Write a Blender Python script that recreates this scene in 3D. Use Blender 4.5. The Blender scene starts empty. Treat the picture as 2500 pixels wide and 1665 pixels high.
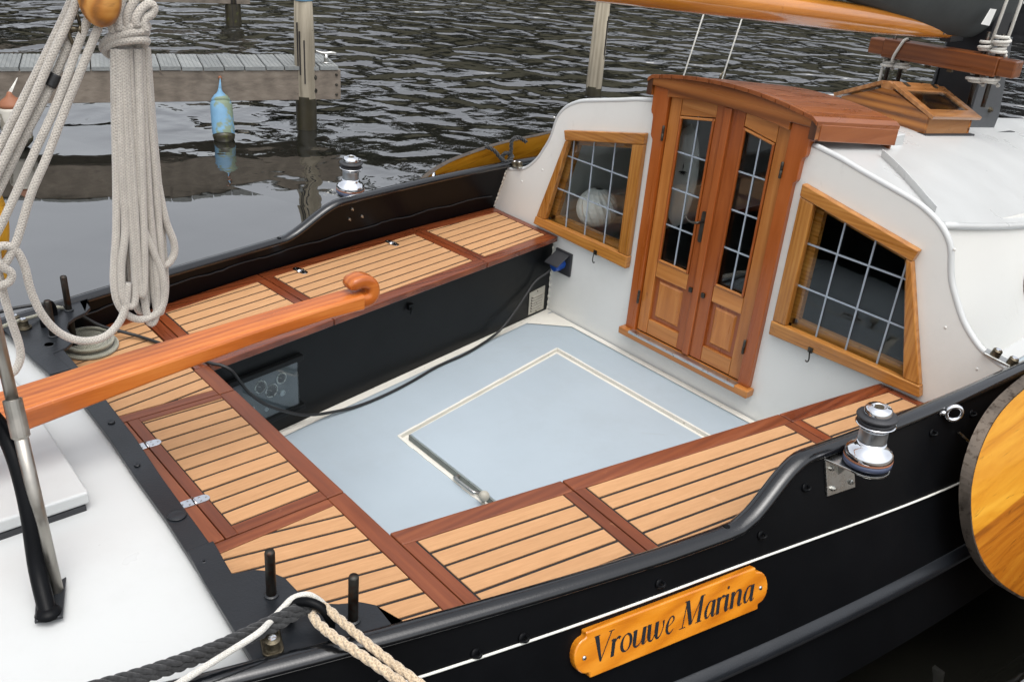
# Sailing boat cockpit at a mooring, built in metres.
# Axes: x = towards the bow, y = towards port, z = up; z = 0 is the top of the benches.
import bpy, bmesh, math, random
from mathutils import Vector, Matrix
from mathutils.geometry import tessellate_polygon

random.seed(7)
R = math.radians
scene = bpy.context.scene
col = scene.collection

# ------------------------------------------------------------------ camera
cam_data = bpy.data.cameras.new('camera')
cam_data.sensor_width = 36.0
cam_data.lens = 32.1104
cam_data.clip_start = 0.02
cam_data.clip_end = 2000.0
cam = bpy.data.objects.new('camera', cam_data)
col.objects.link(cam)
cam.matrix_world = Matrix(((0.75618, 0.244241, -0.607073, -3.111525), (-0.650218, 0.384712, -0.655144, -2.187329), (0.073535, 0.890137, 0.449722, 1.590327), (0.0, 0.0, 0.0, 1.0)))
scene.camera = cam

# ------------------------------------------------------------------ sky and sun (overcast)
SUN_EL, SUN_AZ = R(70), R(205)
world = bpy.data.worlds.new('World')
scene.world = world
world.use_nodes = True
wn, wl = world.node_tree.nodes, world.node_tree.links
wn.clear()
w_out = wn.new('ShaderNodeOutputWorld')
w_bg = wn.new('ShaderNodeBackground')
w_sky = wn.new('ShaderNodeTexSky')
w_sky.sky_type = 'NISHITA'
w_sky.sun_disc = False
w_sky.sun_elevation = SUN_EL
w_sky.sun_rotation = SUN_AZ
w_sky.air_density = 1.0
w_sky.dust_density = 4.0
w_sky.ozone_density = 1.0
w_hsv = wn.new('ShaderNodeHueSaturation')       # cloud cover greys the blue
w_hsv.inputs['Saturation'].default_value = 0.22
wl.new(w_sky.outputs[0], w_hsv.inputs['Color'])
w_bg.inputs['Strength'].default_value = 0.15
wl.new(w_hsv.outputs[0], w_bg.inputs['Color'])
wl.new(w_bg.outputs[0], w_out.inputs['Surface'])

sun_data = bpy.data.lights.new('sun', 'SUN')
sun_data.energy = 0.6
sun_data.angle = R(60)
sun_data.color = (1.0, 0.975, 0.94)
sun = bpy.data.objects.new('sun', sun_data)
col.objects.link(sun)
sdir = Vector((math.cos(SUN_EL) * math.sin(SUN_AZ), math.cos(SUN_EL) * math.cos(SUN_AZ), math.sin(SUN_EL)))
sun.location = sdir * 30
sun.rotation_euler = sdir.to_track_quat('Z', 'Y').to_euler()

scene.view_settings.view_transform = 'Standard'
scene.view_settings.look = 'None'
scene.view_settings.gamma = 1.0
scene.view_settings.exposure = 0.88
scene.view_settings.use_curve_mapping = False
scene.cycles.max_bounces = 8
scene.cycles.transparent_max_bounces = 12
scene.cycles.use_denoising = True

# ------------------------------------------------------------------ materials
def s2l(c):
    return tuple(((v / 255.0) / 12.92 if v / 255.0 <= 0.04045 else ((v / 255.0 + 0.055) / 1.055) ** 2.4) for v in c)

class NT:
    def __init__(self, name):
        self.m = bpy.data.materials.new(name)
        self.m.use_nodes = True
        self.n, self.l = self.m.node_tree.nodes, self.m.node_tree.links
        self.b = self.n['Principled BSDF']
    def add(self, kind, **kw):
        nd = self.n.new(kind)
        for k, v in kw.items():
            setattr(nd, k, v)
        return nd
    def set(self, nd, **kw):
        for k, v in kw.items():
            nd.inputs[k.replace('_', ' ')].default_value = v
        return nd
    def link(self, a, b):
        self.l.new(a, b)
    def coords(self, scale=(1, 1, 1), kind='Object', rnd=True, rot=(0, 0, 0)):
        tc = self.add('ShaderNodeTexCoord')
        mp = self.add('ShaderNodeMapping')
        mp.inputs['Scale'].default_value = scale
        if rnd:
            oi = self.add('ShaderNodeObjectInfo')
            mul = self.add('ShaderNodeMath', operation='MULTIPLY')
            mul.inputs[1].default_value = 37.0
            self.link(oi.outputs['Random'], mul.inputs[0])
            ad = self.add('ShaderNodeVectorMath', operation='ADD')
            self.link(tc.outputs[kind], ad.inputs[0])
            self.link(mul.outputs[0], ad.inputs[1])
            self.link(ad.outputs[0], mp.inputs['Vector'])
        else:
            self.link(tc.outputs[kind], mp.inputs['Vector'])
        if any(rot):                    # turn first, then stretch along the turned axes
            r0 = self.add('ShaderNodeMapping')
            r0.inputs['Rotation'].default_value = rot
            src = mp.inputs['Vector'].links[0].from_socket
            self.link(src, r0.inputs['Vector'])
            self.link(r0.outputs[0], mp.inputs['Vector'])
        return mp.outputs[0]
    def noise(self, vec, scale, detail=4, rough=0.55, dist=0.0):
        nd = self.add('ShaderNodeTexNoise')
        self.set(nd, Scale=scale, Detail=detail, Roughness=rough, Distortion=dist)
        self.link(vec, nd.inputs['Vector'])
        return nd.outputs['Fac']
    def ramp(self, fac, stops):
        rp = self.add('ShaderNodeValToRGB')
        e = rp.color_ramp.elements
        while len(e) > 1:
            e.remove(e[-1])
        e[0].position = stops[0][0]
        e[0].color = (*stops[0][1], 1)
        for p, c in stops[1:]:
            q = e.new(p)
            q.color = (*c, 1)
        self.link(fac, rp.inputs['Fac'])
        return rp.outputs['Color']
    def mix(self, fac, a, b, mode='MIX'):
        mx = self.add('ShaderNodeMix', data_type='RGBA', blend_type=mode)
        for sock, v in ((mx.inputs['Factor'], fac), (mx.inputs['A'], a), (mx.inputs['B'], b)):
            if hasattr(v, 'is_output'):
                self.link(v, sock)
            else:
                sock.default_value = v if not isinstance(v, tuple) else (*v, 1)
        return mx.outputs['Result']
    def bump(self, height, strength=0.2, distance=0.01):
        bp = self.add('ShaderNodeBump')
        bp.inputs['Strength'].default_value = strength
        bp.inputs['Distance'].default_value = distance
        self.link(height, bp.inputs['Height'])
        self.link(bp.outputs['Normal'], self.b.inputs['Normal'])
        return bp
    def rng(self, fac, lo, hi, a=0.3, b=0.7):
        mr = self.add('ShaderNodeMapRange')
        self.set(mr, From_Min=a, From_Max=b, To_Min=lo, To_Max=hi)
        self.link(fac, mr.inputs['Value'])
        return mr.outputs[0]

def paint(name, rgb, rough=0.35, var=0.06, scale=3.0, bump=0.15, speck=None, metal=0.0, coat=0.0, fine=160.0, spec=0.5, grime=0.0, ior=1.5):
    """brushed-on paint: slight tone drift, gloss drift, brush texture, optional dirt specks"""
    t = NT(name)
    c = s2l(rgb)
    v = t.coords(rnd=False)
    f = t.noise(v, scale, 5, 0.6)
    colr = t.ramp(f, [(0.0, tuple(x * (1 - 2 * var) for x in c)), (1.0, tuple(min(1, x * (1 + 2 * var)) for x in c))])
    if speck:
        sp = t.noise(v, speck[0], 3, 0.6)
        fac = t.rng(sp, 0, speck[3], speck[1], speck[1] + 0.05)
        colr = t.mix(fac, colr, s2l(speck[2]))
    if grime:                           # faint scuffs and smears
        gm = t.noise(v, 3.2, 10, 0.78, 0.0)
        colr = t.mix(t.rng(gm, 0, grime, 0.50, 0.72), colr, s2l((120, 112, 98)))
        sv = t.coords((3.0, 26.0, 9.0), rnd=False, rot=(0, 0, R(35)))
        sc2 = t.noise(sv, 1.0, 5, 0.6, 0.4)
        colr = t.mix(t.rng(sc2, 0, grime * 1.2, 0.66, 0.72), colr, s2l((132, 126, 116)))
    t.link(colr, t.b.inputs['Base Color'])
    g = t.noise(v, scale * 2.3, 4, 0.6)
    t.link(t.rng(g, max(0.03, rough - 0.10), min(1, rough + 0.12), 0.1, 0.9), t.b.inputs['Roughness'])
    t.b.inputs['Specular IOR Level'].default_value = spec
    t.b.inputs['IOR'].default_value = ior
    t.b.inputs['Metallic'].default_value = metal
    t.b.inputs['Coat Weight'].default_value = coat
    fb = t.noise(v, fine, 3, 0.6)
    lb = t.noise(v, 9.0, 3, 0.5)
    t.bump(t.mix(0.35, fb, lb), bump, 0.002)
    return t.m

def wood(name, dark, mid, light, axis='x', rot=0.0, *,  grain=1.0, rough=0.3, coat=0.35, worn=None, wear=0.62, rings=0.5, bump=0.05, stain=None, vary=0.1):
    """varnished timber, fibres along one axis, growth figure, worn and stained patches"""
    t = NT(name)
    sc = {'x': (1.2, 16, 16), 'y': (16, 1.2, 16), 'z': (16, 16, 1.2), 'xy': (2.2, 16, 16)}[axis]
    v = t.coords(tuple(s * grain for s in sc), rot=rot if isinstance(rot, tuple) else (0, 0, rot))
    fig = t.noise(v, 1.0, 6, 0.62, 0.6)
    fine = t.noise(v, 5.0, 5, 0.7)
    wv = t.add('ShaderNodeTexWave', wave_type='BANDS', bands_direction={'x': 'Y', 'y': 'Z', 'z': 'Y', 'xy': 'Y'}[axis])
    t.set(wv, Scale=0.55, Distortion=7.0, Detail=3.0, Detail_Scale=0.6)
    t.link(v, wv.inputs['Vector'])
    fac = t.mix(rings * 0.55, fig, wv.outputs['Color'])
    fac = t.mix(0.25, fac, fine)
    colr = t.ramp(fac, [(0.22, s2l(dark)), (0.5, s2l(mid)), (0.78, s2l(light))])
    vo = t.coords((1, 1, 1))
    if worn:
        wf = t.noise(vo, 11.0, 5, 0.65)
        colr = t.mix(t.rng(wf, 0, 0.75, wear, wear + 0.1), colr, s2l(worn))
    if stain:
        sf = t.noise(vo, 7.0, 5, 0.7, 0.5)
        colr = t.mix(t.rng(sf, 0, 0.8, 0.64, 0.76), colr, s2l(stain))
    oi = t.add('ShaderNodeObjectInfo')
    hs = t.add('ShaderNodeHueSaturation')
    t.link(t.rng(oi.outputs['Random'], 1 - vary, 1 + vary, 0, 1), hs.inputs['Value'])
    t.link(colr, hs.inputs['Color'])
    t.link(hs.outputs[0], t.b.inputs['Base Color'])
    t.link(t.rng(fig, rough - 0.06, rough + 0.14), t.b.inputs['Roughness'])
    t.b.inputs['Coat Weight'].default_value = coat
    t.b.inputs['Coat Roughness'].default_value = 0.12
    t.bump(fine, bump, 0.002)
    return t.m

def metal(name, rgb, rough=0.15, var=0.1, dirt=None):
    t = NT(name)
    v = t.coords(rnd=False)
    f = t.noise(v, 25, 4, 0.6)
    c = s2l(rgb)
    colr = t.ramp(f, [(0.3, tuple(x * (1 - var) for x in c)), (0.7, c)])
    if dirt:
        d = t.noise(v, 45, 4, 0.65)
        colr = t.mix(t.rng(d, 0, 0.85, 0.52, 0.68), colr, s2l(dirt))
    t.link(colr, t.b.inputs['Base Color'])
    t.b.inputs['Metallic'].default_value = 1.0
    t.link(t.rng(f, rough * 0.8, rough * 1.4), t.b.inputs['Roughness'])
    return t.m

def rope_mat(name, light, dark, freq=120.0, around=8.0, bump=0.9, fuzz=0.5):
    """braided line: crossing yarns laid out on the rope's own surface (around, along)"""
    t = NT(name)
    tc = t.add('ShaderNodeTexCoord')
    sp = t.add('ShaderNodeSeparateXYZ')
    t.link(tc.outputs['UV'], sp.inputs[0])
    def lin(sg):
        a = t.add('ShaderNodeMath', operation='MULTIPLY'); a.inputs[1].default_value = around * 6.2832
        b = t.add('ShaderNodeMath', operation='MULTIPLY'); b.inputs[1].default_value = sg * freq * 6.2832
        t.link(sp.outputs[0], a.inputs[0]); t.link(sp.outputs[1], b.inputs[0])
        c = t.add('ShaderNodeMath', operation='ADD')
        t.link(a.outputs[0], c.inputs[0]); t.link(b.outputs[0], c.inputs[1])
        s = t.add('ShaderNodeMath', operation='SINE')
        t.link(c.outputs[0], s.inputs[0])
        return s.outputs[0]
    mx = t.add('ShaderNodeMath', operation='MAXIMUM')
    t.link(lin(1.0), mx.inputs[0]); t.link(lin(-1.0), mx.inputs[1])
    v = t.coords((1, 1, 1))
    nz = t.noise(v, 260, 4, 0.7)
    h = t.add('ShaderNodeMath', operation='MULTIPLY_ADD')
    h.inputs[1].default_value = 0.3
    t.link(mx.outputs[0], h.inputs[0])
    t.link(nz, h.inputs[2])
    big = t.noise(v, 14, 4, 0.6)
    base = t.ramp(t.rng(h.outputs[0], 0, 1, 0.05, 1.0), [(0.0, s2l(dark)), (0.55, s2l(light))])
    base = t.mix(t.rng(nz, 0, 0.5, 0.42, 0.62), base, s2l(dark))
    base = t.mix(t.rng(big, 0, 0.35, 0.35, 0.75), base, s2l(dark))
    t.link(base, t.b.inputs['Base Color'])
    t.b.inputs['Roughness'].default_value = 0.92
    t.b.inputs['Sheen Weight'].default_value = fuzz
    t.bump(h.outputs[0], bump, 0.002)
    return t.m

M = {}
M['white_hull'] = paint('white_gloss_paint', (188, 190, 189), 0.30, 0.02, 1.2, 0.02, grime=0.07, speck=(75, 0.765, (110, 92, 74), 0.7))
M['white_wall'] = paint('white_bulkhead_paint', (222, 222, 217), 0.34, 0.02, 1.2, 0.03, grime=0.07, speck=(80, 0.775, (140, 128, 110), 0.6))
M['cream'] = paint('cream_floor_border_paint', (216, 213, 203), 0.5, 0.06, 9.0, 0.5, speck=(55, 0.66, (120, 112, 98), 0.6))
M['floor'] = paint('grey_blue_deck_paint', (160, 172, 180), 0.45, 0.05, 2.2, 0.12, grime=0.09, speck=(70, 0.765, (110, 112, 112), 0.6))
M['black'] = paint('black_gloss_hull_paint', (11, 12, 14), 0.34, 0.3, 3.0, 0.14, speck=(90, 0.765, (80, 82, 84), 0.6), spec=0.4, ior=1.22)
M['black_semi'] = paint('black_satin_paint', (26, 29, 33), 0.34, 0.25, 5.0, 0.5, speck=(90, 0.74, (62, 62, 64), 0.5))
M['black_rail'] = paint('black_gloss_rail_paint', (15, 17, 20), 0.15, 0.3, 4.0, 0.25, speck=(90, 0.75, (80, 82, 84), 0.6), coat=0.4)
M['bench_black'] = paint('black_bench_side_paint', (12, 14, 15), 0.34, 0.3, 3.0, 0.18, speck=(80, 0.755, (100, 105, 105), 0.6), spec=0.5, ior=1.3)
M['gunmetal'] = paint('dark_grey_mast_paint', (70, 73, 76), 0.38, 0.1, 4.0, 0.15)
M['caulk'] = paint('black_caulking', (26, 22, 22), 0.7, 0.2, 8.0, 0.3)
M['teak'] = wood('teak_plank', (164, 120, 80), (180, 136, 94), (194, 150, 108), 'x', grain=9.0, rough=0.66, coat=0.0, rings=0.0, bump=0.25, worn=(196, 154, 114), wear=0.66, vary=0.045)
for _s, _n in ((9.0, 'teak_port'), (-9.0, 'teak_stbd')):
    M[_n] = wood(_n + '_plank', (164, 120, 80), (180, 136, 94), (194, 150, 108), 'x', -R(_s), grain=9.0, rough=0.66, coat=0.0, rings=0.0, bump=0.25, worn=(196, 154, 114), wear=0.66, vary=0.045)
M['mahog'] = wood('mahogany_rail', (64, 27, 13), (112, 54, 28), (146, 80, 44), 'x', grain=1.3, rough=0.26, coat=0.3, worn=(170, 106, 62), wear=0.68, rings=0.3)
M['mahog_y'] = wood('mahogany_cross_rail', (64, 27, 13), (112, 54, 28), (146, 80, 44), 'y', grain=1.3, rough=0.26, coat=0.3, worn=(160, 98, 60), wear=0.70, rings=0.3)
M['mahog_pale'] = wood('pale_mahogany_rail', (78, 36, 18), (112, 57, 30), (140, 80, 46), 'x', grain=1.3, rough=0.38, coat=0.06, worn=(178, 124, 84), wear=0.66, rings=0.3)  # paler, more matte mahogany for the aft and starboard rails
M['mahog_pale_y'] = wood('pale_mahogany_cross_rail', (78, 36, 18), (112, 57, 30), (140, 80, 46), 'y', grain=1.3, rough=0.38, coat=0.06, worn=(178, 124, 84), wear=0.66, rings=0.3)
M['oak_z'] = wood('oak_window_stile', (112, 66, 22), (168, 110, 46), (198, 144, 74), 'z', grain=2.2, rough=0.28, coat=0.35, stain=(56, 34, 18), rings=0.25)
M['oak_y'] = wood('oak_window_rail', (112, 66, 22), (168, 110, 46), (198, 144, 74), 'y', grain=2.2, rough=0.28, coat=0.35, stain=(56, 34, 18), rings=0.25)
M['door_z'] = wood('door_stile_wood', (128, 72, 26), (172, 106, 46), (196, 134, 70), 'z', grain=1.2, rough=0.30, coat=0.35, rings=0.12, stain=(70, 36, 18))
M['door_red'] = wood('door_meeting_stile_wood', (112, 50, 16), (148, 76, 28), (170, 98, 44), 'z', grain=1.2, rough=0.30, coat=0.35, rings=0.1)
M['door_y'] = wood('door_rail_wood', (130, 74, 28), (176, 112, 52), (198, 138, 74), 'y', grain=1.2, rough=0.30, coat=0.35, rings=0.2)
M['jamb'] = wood('door_jamb_wood', (120, 54, 16), (152, 78, 26), (168, 92, 36), 'z', grain=1.0, rough=0.28, coat=0.4, rings=0.08)
M['hood_y'] = wood('hood_fascia_wood', (84, 43, 14), (136, 78, 32), (158, 98, 46), 'y', grain=0.55, rough=0.24, coat=0.45, rings=0.95)
M['hood_x'] = wood('hood_roof_wood', (108, 54, 22), (134, 74, 34), (150, 90, 46), 'x', grain=1.4, rough=0.28, coat=0.25, rings=0.1)
M['hood_dark'] = wood('hood_end_grain_wood', (48, 28, 18), (74, 44, 26), (92, 58, 36), 'z', grain=0.8, rough=0.3, coat=0.4, rings=0.4)
M['tiller'] = wood('tiller_wood', (124, 56, 14), (174, 92, 30), (204, 126, 56), 'x', grain=1.6, rough=0.32, coat=0.2, rings=0.35, worn=(208, 128, 54), wear=0.66)
M['skylight'] = wood('skylight_wood', (84, 44, 12), (160, 96, 30), (186, 120, 48), 'y', grain=0.9, rough=0.26, coat=0.4, rings=0.95)
M['skylight_x'] = wood('skylight_frame_wood', (112, 70, 32), (156, 104, 56), (182, 134, 86), 'x', grain=1.0, rough=0.3, coat=0.35, rings=0.4, stain=(96, 66, 40))
M['boom'] = wood('boom_wood', (150, 82, 22), (196, 124, 42), (216, 150, 66), 'x', grain=0.8, rough=0.14, coat=0.8, rings=0.25, stain=(120, 60, 20))
M['pinrail'] = wood('pin_rail_wood', (70, 34, 14), (110, 60, 26), (136, 80, 38), 'y', grain=1.0, rough=0.3, coat=0.35, rings=0.3)
M['leeboard'] = wood('leeboard_wood', (150, 86, 14), (204, 142, 34), (222, 166, 54), 'x', (0, R(28), 0), grain=0.55, rough=0.26, coat=0.35, rings=0.2, stain=(128, 68, 10))
LEE_SPLIT = 0.016
def leeboard_mat():
    """two golden boards meeting on a slant, the lower one browner, both streaked along the grain"""
    t = NT('leeboard_wood')
    v = t.coords((1.0, 9.0, 9.0), rnd=False, rot=(0, R(7), 0))
    f1 = t.noise(v, 1.6, 6, 0.65, 0.8)
    up = t.ramp(f1, [(0.28, s2l((150, 84, 12))), (0.45, s2l((204, 137, 32))), (0.7, s2l((222, 162, 52)))])
    lo = t.ramp(f1, [(0.30, s2l((96, 48, 8))), (0.5, s2l((168, 98, 20))), (0.72, s2l((196, 130, 38)))])
    w = t.coords((1, 1, 1), rnd=False, rot=(0, R(7), 0))
    sp = t.add('ShaderNodeSeparateXYZ'); t.link(w, sp.inputs[0])
    fac = t.rng(sp.outputs['Z'], 1.0, 0.0, LEE_SPLIT - 0.003, LEE_SPLIT + 0.003)
    colr = t.mix(fac, up, lo)
    k = t.noise(v, 4.5, 4, 0.7, 1.2)
    colr = t.mix(t.rng(k, 0, 0.85, 0.60, 0.70), colr, s2l((70, 34, 8)))
    t.link(colr, t.b.inputs['Base Color'])
    t.b.inputs['Roughness'].default_value = 0.34
    t.b.inputs['Coat Weight'].default_value = 0.3
    t.bump(f1, 0.08, 0.003)
    return t.m
M['leeboard'] = leeboard_mat()
M['name_wood'] = wood('name_board_wood', (164, 88, 14), (200, 122, 24), (216, 142, 42), 'x', grain=1.2, rough=0.24, coat=0.5, rings=0.5, stain=(150, 92, 36))
M['block_wood'] = wood('block_wood', (86, 50, 14), (172, 110, 38), (202, 146, 72), 'x', grain=1.6, rough=0.4, coat=0.15, rings=0.8, stain=(60, 36, 14), worn=(196, 176, 146), wear=0.6)
M['grey_wood'] = wood('weathered_grey_timber', (64, 57, 49), (107, 98, 88), (136, 127, 116), 'x', grain=0.7, rough=0.85, coat=0.0, rings=0.15, bump=0.2, stain=(48, 42, 36))
M['pile_wood'] = wood('weathered_pile_timber', (88, 82, 68), (132, 124, 108), (162, 154, 138), 'z', grain=0.8, rough=0.88, coat=0.0, rings=0.4, bump=0.5, stain=(84, 80, 62))
M['deck_grey'] = wood('grey_grooved_decking', (88, 92, 94), (118, 121, 120), (142, 143, 140), 'y', grain=2.0, rough=0.8, coat=0.0, rings=0.2, bump=0.4)
M['chrome'] = metal('polished_chrome', (232, 234, 238), 0.06, 0.06)
M['drum'] = metal('satin_winch_drum', (176, 182, 186), 0.38, 0.06)
M['steel'] = metal('stainless_steel', (196, 196, 192), 0.26, 0.14)
M['tube_steel'] = metal('grey_weathered_steel_tube', (176, 172, 164), 0.38, 0.2)
M['bronze'] = metal('old_bronze', (112, 104, 88), 0.42, 0.3, dirt=(50, 48, 40))
M['iron'] = metal('dark_iron_fitting', (92, 90, 84), 0.45, 0.3, dirt=(40, 36, 32))
M['pin'] = metal('copper_brown_pin', (74, 72, 68), 0.45, 0.35, dirt=(70, 44, 34))
M['alu'] = metal('aluminium_strip', (206, 210, 212), 0.3, 0.08)
M['lid_edge'] = paint('grey_hatch_edge_paint', (116, 124, 122), 0.6, 0.2, 30.0, 0.3, speck=(60, 0.62, (70, 72, 66), 0.7))
M['white_line'] = paint('white_line_paint', (214, 214, 206), 0.5, 0.1, 20.0, 0.2)
M['dial_plate'] = paint('grey_instrument_plate', (84, 90, 96), 0.45, 0.12, 20.0, 0.2, speck=(60, 0.66, (140, 145, 148), 0.6))
M['lead'] = paint('grey_lead_came', (150, 160, 170), 0.5, 0.15, 30.0, 0.3)
M['rubber'] = paint('black_rubber', (44, 45, 48), 0.55, 0.1, 8.0, 0.2)
M['cable'] = paint('black_cable_sheath', (30, 31, 32), 0.5, 0.2, 8.0, 0.1)
M['blue_plastic'] = paint('blue_plastic_plug', (24, 74, 158), 0.35, 0.1, 8.0, 0.1)
M['ring_blue'] = paint('grey_blue_nylon_ring', (74, 82, 104), 0.4, 0.1, 12.0, 0.2)
M['paper'] = paint('white_paper', (226, 226, 222), 0.8, 0.03, 8.0, 0.1)
M['vent'] = paint('cream_vent_paint', (168, 164, 152), 0.5, 0.15, 16.0, 0.3, speck=(60, 0.64, (90, 80, 62), 0.6))
M['ink'] = paint('black_lettering_paint', (26, 30, 36), 0.4, 0.1, 20.0, 0.1)
M['canvas'] = paint('dark_grey_canvas', (50, 54, 54), 0.85, 0.18, 6.0, 0.5, fine=420.0)
M['yellow'] = paint('yellow_block_plastic', (206, 152, 30), 0.4, 0.12, 12.0, 0.2, speck=(30, 0.66, (150, 90, 20), 0.6))
M['fender_blue'] = paint('faded_blue_fender_vinyl', (98, 138, 166), 0.6, 0.2, 7.0, 0.3, speck=(5, 0.53, (112, 118, 66), 0.75))
M['fender_white'] = paint('dirty_white_fender_vinyl', (176, 172, 162), 0.6, 0.16, 7.0, 0.3, speck=(9, 0.58, (92, 84, 66), 0.7))
M['fender_brown'] = paint('brown_fender_vinyl', (134, 84, 56), 0.6, 0.16, 7.0, 0.3)
M['rope'] = rope_mat('grey_braided_rope', (202, 196, 186), (136, 130, 122), 135, 6)
M['rope_white'] = rope_mat('white_braided_line', (222, 220, 212), (150, 146, 136), 190, 6, 0.6)
M['rope_black'] = rope_mat('black_laid_rope', (52, 53, 54), (18, 18, 19), 60, 2, 0.5, 0.2)
M['rope_beige'] = rope_mat('beige_laid_rope', (206, 186, 156), (140, 120, 96), 90, 3, 0.8)
M['rope_coil'] = rope_mat('green_stained_grey_rope', (158, 156, 140), (88, 90, 72), 150, 5, 0.7)
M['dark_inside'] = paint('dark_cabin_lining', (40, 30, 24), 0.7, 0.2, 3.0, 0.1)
M['algae'] = paint('wet_dark_pile_foot', (44, 40, 26), 0.35, 0.3, 9.0, 0.5, speck=(12, 0.6, (72, 74, 30), 0.6))
M['far_hull'] = paint('far_black_hull_paint', (14, 14, 18), 0.2, 0.2, 2.0, 0.1)
M['lee_band'] = metal('dull_leeboard_edge_metal', (120, 110, 100), 0.5, 0.3, dirt=(58, 48, 40))
M['foliage'] = paint('dark_far_foliage', (34, 36, 24), 0.9, 0.4, 0.6, 0.1)
M['bank'] = paint('far_bank_earth', (62, 60, 46), 0.9, 0.3, 1.0, 0.5)

def glass_mat(name, tint=(0.9, 0.93, 0.93)):
    t = NT(name)
    t.n.remove(t.b)
    out = [n for n in t.n if n.type == 'OUTPUT_MATERIAL'][0]
    tr = t.add('ShaderNodeBsdfTransparent'); tr.inputs[0].default_value = (*tint, 1)
    gl = t.add('ShaderNodeBsdfGlossy'); gl.inputs['Roughness'].default_value = 0.015
    v = t.coords(rnd=False)
    bp = t.add('ShaderNodeBump'); bp.inputs['Strength'].default_value = 0.04; bp.inputs['Distance'].default_value = 0.01
    t.link(t.noise(v, 7, 2), bp.inputs['Height'])
    t.link(bp.outputs[0], gl.inputs['Normal'])
    fr = t.add('ShaderNodeFresnel')          # thin pane: same reflectance from either face
    ge = t.add('ShaderNodeNewGeometry')
    io = t.add('ShaderNodeMath', operation='MULTIPLY_ADD'); io.inputs[1].default_value = 1 / 1.52 - 1.52; io.inputs[2].default_value = 1.52
    t.link(ge.outputs['Backfacing'], io.inputs[0]); t.link(io.outputs[0], fr.inputs['IOR'])
    mx = t.add('ShaderNodeMixShader')
    t.link(fr.outputs[0], mx.inputs[0]); t.link(tr.outputs[0], mx.inputs[1]); t.link(gl.outputs[0], mx.inputs[2])
    t.link(mx.outputs[0], out.inputs['Surface'])
    return t.m
M['glass'] = glass_mat('window_glass')

def water_mat():
    t = NT('harbour_water')
    v = t.coords(rnd=False)
    t.b.inputs['Base Color'].default_value = (0.010, 0.010, 0.008, 1)
    t.b.inputs['Roughness'].default_value = 0.015
    t.b.inputs['IOR'].default_value = 2.3
    t.b.inputs['Specular IOR Level'].default_value = 1.0
    # wind ripples fade out in the lee beside the boat
    sx = t.add('ShaderNodeSeparateXYZ'); t.link(v, sx.inputs[0])
    dist = t.add('ShaderNodeMath', operation='MULTIPLY_ADD')
    dist.inputs[1].default_value = 0.35
    t.link(sx.outputs['Y'], dist.inputs[0]); t.link(sx.outputs['X'], dist.inputs[2])
    amp = t.rng(dist.outputs[0], 0.02, 1.0, 1.5, 6.8)
    # the wind comes in streaks: calmer and rougher lanes
    lane = t.rng(t.noise(v, 0.35, 2, 0.5), 0.55, 1.25, 0.3, 0.7)
    m2 = t.add('ShaderNodeMath', operation='MULTIPLY'); t.link(amp, m2.inputs[0]); t.link(lane, m2.inputs[1])
    a = t.noise(v, 2.1, 0.6, 0.35, 0.6)
    b = t.noise(v, 8.0, 1.5, 0.45, 0.4)
    h = t.add('ShaderNodeMath', operation='MULTIPLY_ADD')
    h.inputs[1].default_value = 0.09
    t.link(b, h.inputs[0]); t.link(a, h.inputs[2])
    hh = t.add('ShaderNodeMath', operation='MULTIPLY')
    t.link(h.outputs[0], hh.inputs[0]); t.link(m2.outputs[0], hh.inputs[1])
    # faint long swell everywhere
    sw = t.noise(v, 0.9, 1.0, 0.4)
    h3 = t.add('ShaderNodeMath', operation='MULTIPLY_ADD'); h3.inputs[1].default_value = 0.07
    t.link(sw, h3.inputs[0]); t.link(hh.outputs[0], h3.inputs[2])
    t.bump(h3.outputs[0], 1.0, 0.24)
    return t.m
M['water'] = water_mat()

# ------------------------------------------------------------------ mesh helpers
def V(p):
    return Vector(p)

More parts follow.
